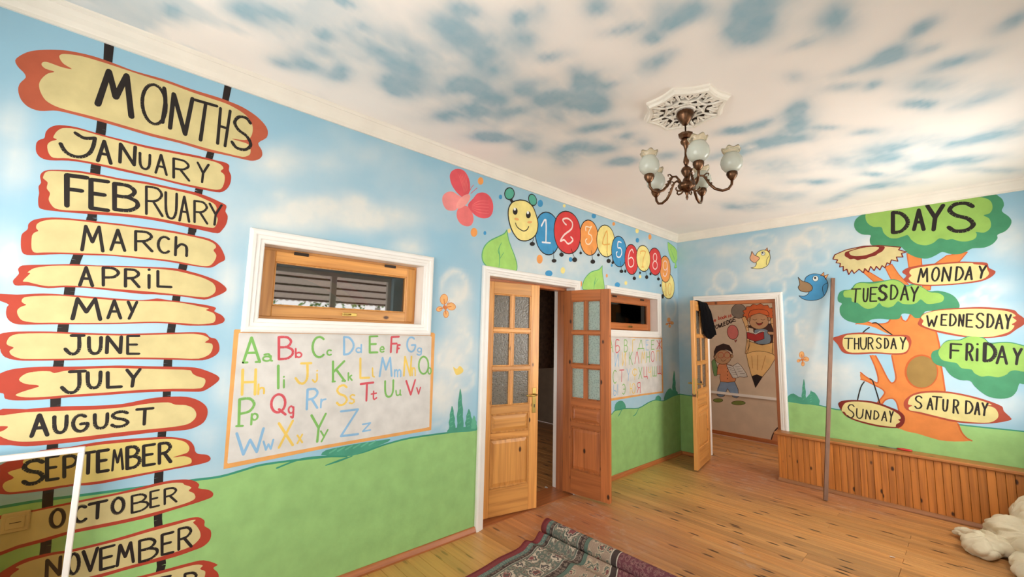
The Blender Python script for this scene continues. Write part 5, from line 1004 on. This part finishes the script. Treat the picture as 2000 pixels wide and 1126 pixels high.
# ------------------------------------------------------------------ black cloth over the far door
ang3 = hinge_dir(h3, f3); Wd3 = math.dist(h3, f3)
bc = empty('black_cloth', (h3[0], h3[1], 0), ang3, label='black cloth draped over the top of the far open door', cat='cloth')
def drape():
    # s along the door width (local x), path over the top: down the +x room side (local y=th) and the other side
    v = []; f = []; nu, nvv = 26, 30; top = 2.092; th = .045
    x_a, x_b = .01, .50
    for i in range(nu+1):
        u = i/nu; x0 = x_a+(x_b-x_a)*u
        low = .36+.13*math.sin(PI*min(1, .15+u*.85))   # hanging length on camera side
        Ls = [low, .07, .22+.04*math.sin(u*5)]
        tot = sum(Ls)
        for j in range(nvv+1):
            t = j/nvv*tot; fold = .010*math.sin(u*19+1)+.006*math.sin(u*41)
            if t < Ls[0]: dd_ = Ls[0]-t; y_ = th+.012+(abs(fold)*1.6+.10*(1-u)**2*min(1, dd_*2.2))*min(1, dd_*8+.1); z_ = top+.006-dd_; xx = x0-(x0-.12)*.45*(dd_/.5)
            elif t < Ls[0]+Ls[1]: q = (t-Ls[0])/Ls[1]; y_ = th+.010-(th+.022)*q; z_ = top+.008+.006*math.sin(PI*q); xx = x0
            else: dd_ = t-Ls[0]-Ls[1]; y_ = -.012-abs(fold)*min(1, dd_*8+.1); z_ = top+.006-dd_; xx = x0
            v.append((xx, y_, z_))
    for i in range(nu):
        for j in range(nvv): f.append((i*(nvv+1)+j, (i+1)*(nvv+1)+j, (i+1)*(nvv+1)+j+1, i*(nvv+1)+j+1))
    o = mobj('cloth', v, f, mat('black_fabric', (11, 10, 12), .95, bump=.2, spec=.1), bc, smooth=True)
    m = o.modifiers.new('s', 'SOLIDIFY'); m.thickness = .004; m.offset = 0
drape()
# ------------------------------------------------------------------ cream cloth heap
def heap():
    parts = [((2.80,-.86,.055),(.115,.15,.07),.2),((2.86,-.74,.065),(.13,.13,.075),.5),((2.745,-.63,.045),(.13,.055,.045),-.5),((2.98,-.60,.12),(.16,.20,.14),.3),((3.12,-.45,.20),(.16,.20,.20),0),((3.10,-.75,.10),(.15,.16,.11),.2),((3.22,-.62,.20),(.18,.24,.18),0),
             ((3.02,-1.05,.05),(.09,.24,.06),.1),((3.16,-1.0,.08),(.14,.22,.09),.0),((3.05,-.36,.10),(.12,.12,.11),0)]
    bm = bmesh.new()
    for (c, r, a) in parts:
        M_ = Matrix.Translation(c) @ Matrix.Rotation(a, 4, 'Z') @ Matrix.Diagonal((*r, 1)); bmesh.ops.create_icosphere(bm, subdivisions=3, radius=1, matrix=M_)
    me = bpy.data.meshes.new('tmp'); bm.to_mesh(me); bm.free(); o = bpy.data.objects.new('tmp', me); COL.objects.link(o)
    r = o.modifiers.new('r', 'REMESH'); r.mode = 'VOXEL'; r.voxel_size = .008; sm_ = o.modifiers.new('s', 'SMOOTH'); sm_.iterations = 6; sm_.factor = .6
    dg = bpy.context.evaluated_depsgraph_get(); me2 = bpy.data.meshes.new_from_object(o.evaluated_get(dg)); bpy.data.objects.remove(o)
    me2.name = 'cream_cloth'
    nv = [Vector(v.normal) for v in me2.vertices]
    for v, nn in zip(me2.vertices, nv):
        p = v.co; wv = noise.noise(Vector((p.x*4, p.y*4, p.z*4)))*2.2
        ridge = (.5+.5*math.sin((p.x*.75+p.y*.55)*44+wv*3.5+p.z*14))**2
        ridge2 = (.5+.5*math.sin((p.x*.6-p.y*.8)*30+wv*4))**2
        ridge3 = (1-abs(math.sin(p.x*13+p.y*30+wv*3.4+p.z*12)))**1.6
        cr1 = (1-abs(math.sin(p.x*9+p.y*21+wv*2.6+p.z*8)))**4; cr2 = (1-abs(math.sin(p.x*24-p.y*11+wv*3.1-p.z*10)))**4
        v.co = p+nn*(-.020*cr1-.014*cr2+.004+ridge*.014+ridge2*.012+ridge3*.016-.012+.006*noise.noise(p*22)) ; v.co.z = max(v.co.z, .002)
        v.co.y = min(v.co.y, -.205)
    me2.materials.clear(); me2.materials.append(mat('cream_fleece', (216, 200, 170), .95, var=.05, bump=.5, bscale=120)); me2.polygons.foreach_set('use_smooth', [True]*len(me2.polygons))
    o = bpy.data.objects.new('cloth_heap', me2); COL.objects.link(o); sb = o.modifiers.new('ss', 'SUBSURF'); sb.levels = 1; sb.render_levels = 1
    tag(o, 'crumpled cream cloth heap on the floor beside the pine ledge', 'cloth')
heap()
# ------------------------------------------------------------------ rug
def rug_material():
    m = bpy.data.materials.new('rug_pile'); m.use_nodes = True; n = m.node_tree; L = n.links.new; b = n.nodes['Principled BSDF']; b.inputs['Roughness'].default_value = .95; b.inputs['Specular IOR Level'].default_value = .1
    uv = n.nodes.new('ShaderNodeUVMap'); uv.uv_map = 'UVMap'; sp = n.nodes.new('ShaderNodeSeparateXYZ'); L(uv.outputs[0], sp.inputs[0])
    rp = n.nodes.new('ShaderNodeValToRGB'); cr = rp.color_ramp; cr.interpolation = 'CONSTANT'
    GR = (104, 108, 98); BRN = (74, 62, 58); BG = (132, 64, 66); WH = (196, 184, 168); BE = (162, 138, 120); PU = (112, 66, 72)
    st = [(0, BG), (.05, (92, 112, 106)), (.085, BRN), (.115, WH), (.121, GR), (.36, WH), (.366, BRN), (.42, (96, 112, 100)), (.45, BE), (.64, WH), (.646, BRN), (.69, WH), (.696, PU)]
    cr.elements[0].position = 0; cr.elements[0].color = lin(st[0][1]); cr.elements[1].position = st[1][0]; cr.elements[1].color = lin(st[1][1])
    for p, c in st[2:]: e = cr.elements.new(p); e.color = lin(c)
    L(sp.outputs[0], rp.inputs[0]); out = rp.outputs[0]
    def rings(scale, c1, c2, c3, lo, hi, out, r1=.28, r2=.36):
        vo = n.nodes.new('ShaderNodeTexVoronoi'); vo.inputs['Scale'].default_value = scale; vo.inputs['Randomness'].default_value = .35; L(uv.outputs[0], vo.inputs['Vector'])
        r = n.nodes.new('ShaderNodeValToRGB'); q = r.color_ramp; q.interpolation = 'CONSTANT'
        q.elements[0].position = 0; q.elements[0].color = (*lin(c3)[:3], 1); q.elements[1].position = .10; q.elements[1].color = (*lin(c2)[:3], 1)
        for p, c, a in ((.2, c1, 1), (r1, c3, 1), (r2, c1, 1), (.43, c1, 0)): e = q.elements.new(p); e.color = (*lin(c)[:3], a)
        # petals: perturb distance by angle-like noise
        pn = n.nodes.new('ShaderNodeTexNoise'); pn.inputs['Scale'].default_value = scale*5.5; pn.inputs['Detail'].default_value = 1; L(uv.outputs[0], pn.inputs['Vector'])
        pm_ = n.nodes.new('ShaderNodeMath'); pm_.operation = 'MULTIPLY_ADD'; L(pn.outputs[0], pm_.inputs[0]); pm_.inputs[1].default_value = .42; L(vo.outputs['Distance'], pm_.inputs[2])
        ps = n.nodes.new('ShaderNodeMath'); ps.operation = 'SUBTRACT'; L(pm_.outputs[0], ps.inputs[0]); ps.inputs[1].default_value = .21; L(ps.outputs[0], r.inputs[0])
        a = n.nodes.new('ShaderNodeMath'); a.operation = 'GREATER_THAN'; L(sp.outputs[0], a.inputs[0]); a.inputs[1].default_value = lo
        c = n.nodes.new('ShaderNodeMath'); c.operation = 'LESS_THAN'; L(sp.outputs[0], c.inputs[0]); c.inputs[1].default_value = hi
        k1 = n.nodes.new('ShaderNodeMath'); k1.operation = 'MULTIPLY'; L(a.outputs[0], k1.inputs[0]); L(c.outputs[0], k1.inputs[1])
        k2 = n.nodes.new('ShaderNodeMath'); k2.operation = 'MULTIPLY'; L(k1.outputs[0], k2.inputs[0]); L(r.outputs['Alpha'], k2.inputs[1])
        x = n.nodes.new('ShaderNodeMixRGB'); L(k2.outputs[0], x.inputs[0]); L(out, x.inputs[1]); L(r.outputs[0], x.inputs[2]); return x.outputs[0]
    out = rings(30, (150, 136, 120), (120, 84, 80), (104, 108, 98), .13, .352, out, .22, .3)
    out = rings(7.5, (196, 178, 158), (134, 78, 78), (96, 88, 84), .135, .35, out, .24, .33)
    out = rings(13, (186, 164, 140), (124, 74, 72), (100, 104, 94), .455, .635, out)
    out = rings(46, (150, 156, 140), (100, 96, 90), (84, 92, 86), .052, .084, out)
    out = rings(34, (140, 120, 108), (90, 80, 74), (74, 62, 58), .088, .113, out)
    out = rings(30, (150, 130, 116), (90, 80, 74), (74, 62, 58), .368, .418, out)
    out = rings(24, (150, 110, 104), (96, 60, 64), (112, 66, 72), .71, 3, out)
    nz = n.nodes.new('ShaderNodeTexNoise'); nz.inputs['Scale'].default_value = 160; nz.inputs['Detail'].default_value = 3; L(uv.outputs[0], nz.inputs['Vector'])
    v = n.nodes.new('ShaderNodeMapRange'); v.inputs['To Min'].default_value = .62; v.inputs['To Max'].default_value = 1.3; L(nz.outputs[0], v.inputs[0])
    s = n.nodes.new('ShaderNodeVectorMath'); s.operation = 'SCALE'; L(out, s.inputs[0]); L(v.outputs[0], s.inputs[3]); L(s.outputs[0], b.inputs['Base Color'])
    bp = n.nodes.new('ShaderNodeBump'); bp.inputs['Strength'].default_value = .5; bp.inputs['Distance'].default_value = .003; L(nz.outputs[0], bp.inputs['Height']); L(bp.outputs[0], b.inputs['Normal'])
    return m
RUG = rug_material(); BIND = mat('maroon_binding', (112, 26, 34), .8)
rg = empty('rug', (.42, -3.22, 0), math.radians(.5), label='patterned grey-green and burgundy rug, half rolled up on the floor', cat='rug')
def rug_sheet():
    nu, ns = 90, 150; Wr = 1.9; Lr = 2.2; v = []; uvs = []; f = []
    def prof(s):   # height along the length, going from the roll towards the camera
        return .062*math.exp(-((s-.17)/.035)**2)+.030*math.exp(-((s-.31)/.045)**2)+.008*math.exp(-((s-.6)/.1)**2)
    def edge(s): return .11*math.exp(-((s-.17)/.06)**2)*.25+.02*s
    for j in range(ns+1):
        s = Lr*(j/ns)**1.3
        for i in range(nu+1):
            u = Wr*i/nu; damp = math.exp(-u*.9)
            v.append((u+edge(s)+.05*s, -s+.03, .006+prof(s+.06*u)*(.5+.5*damp)+.002*math.sin(u*7+s*5))); uvs.append((u, s*.98+.3))
    for j in range(ns):
        for i in range(nu): f.append((j*(nu+1)+i, (j+1)*(nu+1)+i, (j+1)*(nu+1)+i+1, j*(nu+1)+i+1))
    o = mobj('flat_part', v, f, RUG, rg, smooth=True); ul = o.data.uv_layers.new(name='UVMap')
    for lp in o.data.loops: ul.data[lp.index].uv = uvs[lp.vertex_index]
    o.modifiers.new('s', 'SOLIDIFY').thickness = .007; o.modifiers['s'].offset = 1
    pts = [(v[j*(nu+1)][0], v[j*(nu+1)][1], v[j*(nu+1)][2]+.004) for j in range(0, ns+1)]
    MB().tube(pts, .0055, 6).build('edge_binding', BIND, rg, True)
    # roll: spiral swept along x
    v = []; uvs = []; f = []; turns = 3.3; n = 110; c = (0, -.02, .068); Rr = .062
    prof2 = []
    for k in range(n+1):
        t = k/n; a = -PI/2+2*PI*turns*t; r = Rr*(1-.62*t); prof2.append((c[1]-r*math.cos(a)*-1, c[2]+r*math.sin(a), t*2*PI*turns*Rr*.7))
    nu2 = 40
    for i in range(nu2+1):
        u = Wr*i/nu2
        for (yy, zz, ss) in prof2: v.append((u, yy, zz)); uvs.append((u, ss+1.1))
    m_ = len(prof2)
    for i in range(nu2):
        for k in range(m_-1): f.append((i*m_+k, i*m_+k+1, (i+1)*m_+k+1, (i+1)*m_+k))
    o = mobj('rolled_part', v, f, RUG, rg, smooth=True); ul = o.data.uv_layers.new(name='UVMap')
    for lp in o.data.loops: ul.data[lp.index].uv = uvs[lp.vertex_index]
    o.modifiers.new('s', 'SOLIDIFY').thickness = .006; o.modifiers['s'].offset = 0
    MB().tube([(0, yy, zz) for (yy, zz, ss) in prof2], .0055, 6).build('edge_binding', BIND, rg, True)
rug_sheet()
# ------------------------------------------------------------------ glazed sash leaning by the left wall
gs = empty('glazed_sash', (.10, 0, 0), label='white-framed glazed sash standing in front of the month boards at lower left', cat='window sash')
gy1, gz1, gy0, fw = -5.978, 1.062, -6.62, .022
box('frame_bar', 0, .03, gy0, gy1, gz1-fw, gz1, WHITE, gs, .003); box('frame_bar', 0, .03, gy0, gy1, 0.001, fw, WHITE, gs, .003)
box('frame_bar', 0, .03, gy1-fw, gy1, fw, gz1-fw, WHITE, gs, .003); box('frame_bar', 0, .03, gy0, gy0+fw, fw, gz1-fw, WHITE, gs, .003)
box('glass_pane', .013, .017, gy0+fw, gy1-fw, fw, gz1-fw, SASHG, gs)
# painted-over switch on the left wall
sw = empty('light_switch', (0.002, -6.168, .755), label='beige painted-over light switch on the OCTOBER board', cat='switch')
OC = paint((206, 184, 136))
MB().box(0, .010, -.042, .042, -.042, .042, bev=.004).build('cover_plate', OC, sw); MB().box(.010, .015, -.028, .028, -.026, .026, bev=.003).build('rocker', OC, sw); MB().box(.0152, .0158, -.016, .018, -.001, .002).build('slot', IRON, sw)
# ------------------------------------------------------------------ chandelier
cxy = (1.6705, -3.3064)
md = empty('ceiling_medallion', (cxy[0], cxy[1], H), label='white pierced plaster ceiling rose above the chandelier', cat='ceiling rose')
def lobed(R, n=96): return [(R*(1-.13*abs(math.sin(4*t))**.9)*math.cos(t+.2), R*(1-.13*abs(math.sin(4*t))**.9)*math.sin(t+.2)) for t in [2*PI*k/n for k in range(n)]]
def ringmesh(rs, name):
    v = []; f = []; n = 96
    for (R, z) in rs: v += [(x, y_, z) for x, y_ in lobed(R, n)]
    for i in range(len(rs)-1):
        for k in range(n): f.append((i*n+k, i*n+(k+1) % n, (i+1)*n+(k+1) % n, (i+1)*n+k))
    return mobj(name, v, f, mat('plaster_rose', (238, 230, 216), .5, var=.02), md, smooth=False)
ringmesh([(.272, 0), (.272, -.014), (.258, -.022), (.252, -.036), (.234, -.038), (.228, -.022), (.228, 0)], 'outer_rim')
ringmesh([(.140, 0), (.140, -.026), (.132, -.030), (.126, -.026), (.126, 0)], 'inner_ring')
PR = MATS['plaster_rose']
MB().add([(.226*math.cos(2*PI*k/48), .226*math.sin(2*PI*k/48), -.003) for k in range(48)], [tuple(range(47, -1, -1))]).build('shade_disc', mat('painted_shade', (84, 68, 54), .9), md)  # dark disc painting the shade behind the pierced plaster
def spiral(cx, cy, r, a0, turns, s): return [(cx+r*(1-.75*k/16)*math.cos(a0+s*2*PI*turns*k/16), cy+r*(1-.75*k/16)*math.sin(a0+s*2*PI*turns*k/16), -.024) for k in range(17)]
b = MB()
for s in (1, -1):
    b.tube(spiral(.195, s*.030, .028, -s*PI/2, 1.2, s), .0065, 6); b.tube([(.134, 0, -.024), (.155, s*.012, -.026), (.18, s*.030, -.026), (.222, s*.052, -.024)], .006, 6)
b.tube([(.15, 0, -.024), (.19, 0, -.03), (.225, 0, -.024)], [.004, .009, .005], 6); b.tube([(.075*1, -.03, -.024), (.105, 0, -.028), (.075, .03, -.024)], .006, 6); b.tube(spiral(.098, 0, .022, 0, 1.1, 1), .0055, 6)
scm = bpy.data.meshes.new('scroll'); scm.from_pydata(b.v, [], b.f); scm.materials.append(PR)
b = MB(); b.tube([(.130, 0, -.024), (.18, 0, -.028), (.232, 0, -.026)], [.006, .010, .009], 6)
for s in (1, -1): b.tube([(.058, s*.020, -.02), (.085, s*.032, -.026), (.112, s*.022, -.026), (.130, 0, -.024)], .0055, 6); b.tube(spiral(.172, s*.030, .019, s*PI/2, 1.1, -s), .005, 6); spm = bpy.data.meshes.new('rib'); spm.from_pydata(b.v, [], b.f); spm.materials.append(PR)
for k in range(8):
    o = bpy.data.objects.new('scroll', scm); COL.objects.link(o); o.parent = md; o.rotation_euler = (0, 0, .2+PI/8+k*PI/4)
    o = bpy.data.objects.new('rib', spm); COL.objects.link(o); o.parent = md; o.rotation_euler = (0, 0, .2+k*PI/4)
MB().lathe([(.0, 0), (.066, 0), (.066, -.024), (.058, -.03), (.0, -.03)][::1], n=32).build('boss', PR, md)
ch = empty('chandelier', (cxy[0], cxy[1], 0), label='bronze five-arm chandelier with frosted tulip glass shades', cat='chandelier')
MB().lathe([(.012, 3.0), (.02, 3.01), (.034, 3.03), (.050, 3.055), (.055, 3.075), (.050, 3.09), (.03, 3.095)], n=32, flute=.05, nf=14).build('canopy', BRONZE, ch, True)
MB().lathe([(.005, 2.55), (.005, 3.01)], n=10).build('rod', BRONZE, ch, True)
MB().lathe([(.012, 2.905), (.030, 2.908), (.044, 2.925), (.048, 2.938), (.030, 2.946), (.012, 2.95)], n=8).build('octagonal_collar', BRONZE, ch)
MB().lathe([(.008, 2.72), (.014, 2.735), (.019, 2.75), (.016, 2.77), (.010, 2.79), (.009, 2.83), (.016, 2.86), (.030, 2.875), (.034, 2.888), (.026, 2.902), (.012, 2.91)], n=24).build('upper_stem', BRONZE, ch, True)
MB().lathe([(.010, 2.64), (.018, 2.655), (.030, 2.675), (.034, 2.69), (.028, 2.706), (.012, 2.72)], n=24).build('ball_knop', BRONZE, ch, True)
MB().lathe([(.010, 2.545), (.030, 2.555), (.050, 2.575), (.054, 2.59), (.046, 2.605), (.026, 2.615), (.022, 2.63), (.014, 2.645)], n=32, flute=.06, nf=10).build('hub', BRONZE, ch, True)
MB().lathe([(.001, 2.492), (.005, 2.50), (.009, 2.512), (.006, 2.522), (.010, 2.532), (.013, 2.54), (.010, 2.55)], n=16).build('finial', BRONZE, ch, True)
SHADEM = bpy.data.materials.new('frosted_shade'); SHADEM.use_nodes = True
q = SHADEM.node_tree.nodes['Principled BSDF']; q.inputs['Base Color'].default_value = lin((226, 228, 214)); q.inputs['Roughness'].default_value = .25; q.inputs['Transmission Weight'].default_value = .35; q.inputs['Subsurface Weight'].default_value = .3; q.inputs['Subsurface Radius'].default_value = (.02, .02, .02)
RIMM = bpy.data.materials.new('amber_clear_rim'); RIMM.use_nodes = True
q = RIMM.node_tree.nodes['Principled BSDF']; q.inputs['Base Color'].default_value = lin((232, 220, 192)); q.inputs['Roughness'].default_value = .04; q.inputs['Transmission Weight'].default_value = .75; q.inputs['IOR'].default_value = 1.4
for k in range(5):
    a = math.radians(21+72*k)
    e = MB(); R0 = .26
    e.tube([(.03, 0, 2.585), (.05, 0, 2.62), (.075, 0, 2.645), (.10, 0, 2.64), (.118, 0, 2.61), (.135, 0, 2.578), (.165, 0, 2.545), (.205, 0, 2.528), (.238, 0, 2.535), (.256, 0, 2.56), (.26, 0, 2.595)], [.007, .007, .007, .007, .008, .009, .009, .0085, .0085, .008, .009], 10)
    for (x, z) in ((.115, 2.628), (.128, 2.606), (.142, 2.585)): e.lathe([(.004, -.006), (.009, 0), (.004, .006)], (x, 0, z), 8)
    e.tube([(.02, 0, 2.565), (.045, 0, 2.55), (.066, 0, 2.548), (.078, 0, 2.56), (.074, 0, 2.572)], [.005, .006, .006, .005, .004], 8)
    e.tube([(.10, 0, 2.64), (.118, 0, 2.655), (.13, 0, 2.65), (.128, 0, 2.638)], [.005, .004, .004, .003], 6)
    arm = e.build('arm', BRONZE, ch, True); arm.rotation_euler = (0, 0, a)
    c = MB().lathe([(.010, 2.588), (.016, 2.595), (.026, 2.61), (.031, 2.625), (.030, 2.638), (.022, 2.644)], (R0, 0, 0), 24, flute=.05, nf=12).build('cup', BRONZE, arm, True)
    # open tulip shade with its own thickness
    prof = [(.020, 2.640), (.042, 2.650), (.058, 2.672), (.064, 2.698), (.060, 2.724), (.048, 2.746), (.043, 2.756)]
    inner = [(r-.003, z+.001) for r, z in prof][::-1]
    b = MB(); n = 28; P_l = prof+inner; v = [(R0+r*math.cos(2*PI*i/n), r*math.sin(2*PI*i/n), z) for (r, z) in P_l for i in range(n)]
    f = [(j*n+i, j*n+(i+1) % n, (j+1)*n+(i+1) % n, (j+1)*n+i) for j in range(len(P_l)-1) for i in range(n)]+[tuple(range(n-1, -1, -1)), tuple((len(P_l)-1)*n+i for i in range(n))]
    sh = b.add(v, f).build('glass_shade', SHADEM, ch, True); sh.rotation_euler = (0, 0, a)
    n = 48; v = []
    rp = [(.0425, 2.7565), (.049, 2.768), (.055, 2.782), (.052, 2.790), (.048, 2.783), (.045, 2.769), (.039, 2.7575)]
    for (r, z) in rp:
        for i in range(n): t = 2*PI*i/n; wv = math.sin(6*t); k_ = (z-2.7565)/.03; v.append((R0+(r+.004*wv*k_)*math.cos(t), (r+.004*wv*k_)*math.sin(t), z+.005*wv*k_))
    f = [(j*n+i, j*n+(i+1) % n, (j+1)*n+(i+1) % n, (j+1)*n+i) for j in range(len(rp)-1) for i in range(n)]
    rm = mobj('ruffled_rim', v, f, RIMM, sh, smooth=True)
# ------------------------------------------------------------------ scraps on the floor
def scrap(x, y, s, lab, seed):
    r = random.Random(seed); n = 6; v = [(s*r.uniform(.7, 1.2)*math.cos(2*PI*k/n), s*r.uniform(.4, .7)*math.sin(2*PI*k/n), .001+r.random()*.006) for k in range(n)]
    v2 = [(a, b_, c+.0012) for a, b_, c in v]
    o = mobj('paint_flake', v+v2, [tuple(range(n-1, -1, -1)), tuple(range(n, 2*n))]+[(k, (k+1) % n, n+(k+1) % n, n+k) for k in range(n)], mat('flake_white', (228, 222, 212), .7), None, loc=(x, y, .0002)); tag(o, lab, 'debris')
scrap(2.34, -1.476, .022, 'largest white flake of paint on the floor boards right of the rug', 1)
p = onpl(1723, 983, 2, 0); scrap(p.x, p.y, .012, 'small white flake against the base of the pine ledge', 2)
p = onpl(1661, 1000, 2, 0); scrap(p.x, p.y, .010, 'tiny white flake right of the pole foot', 3)
p = onpl(1067, 952, 2, 0); scrap(p.x, p.y, .03, 'pale plaster crumb in the double doorway', 4)
p = onpl(1886, 1031, 2, 0); scrap(p.x, p.y, .010, 'white flake near the cream cloth heap', 5)
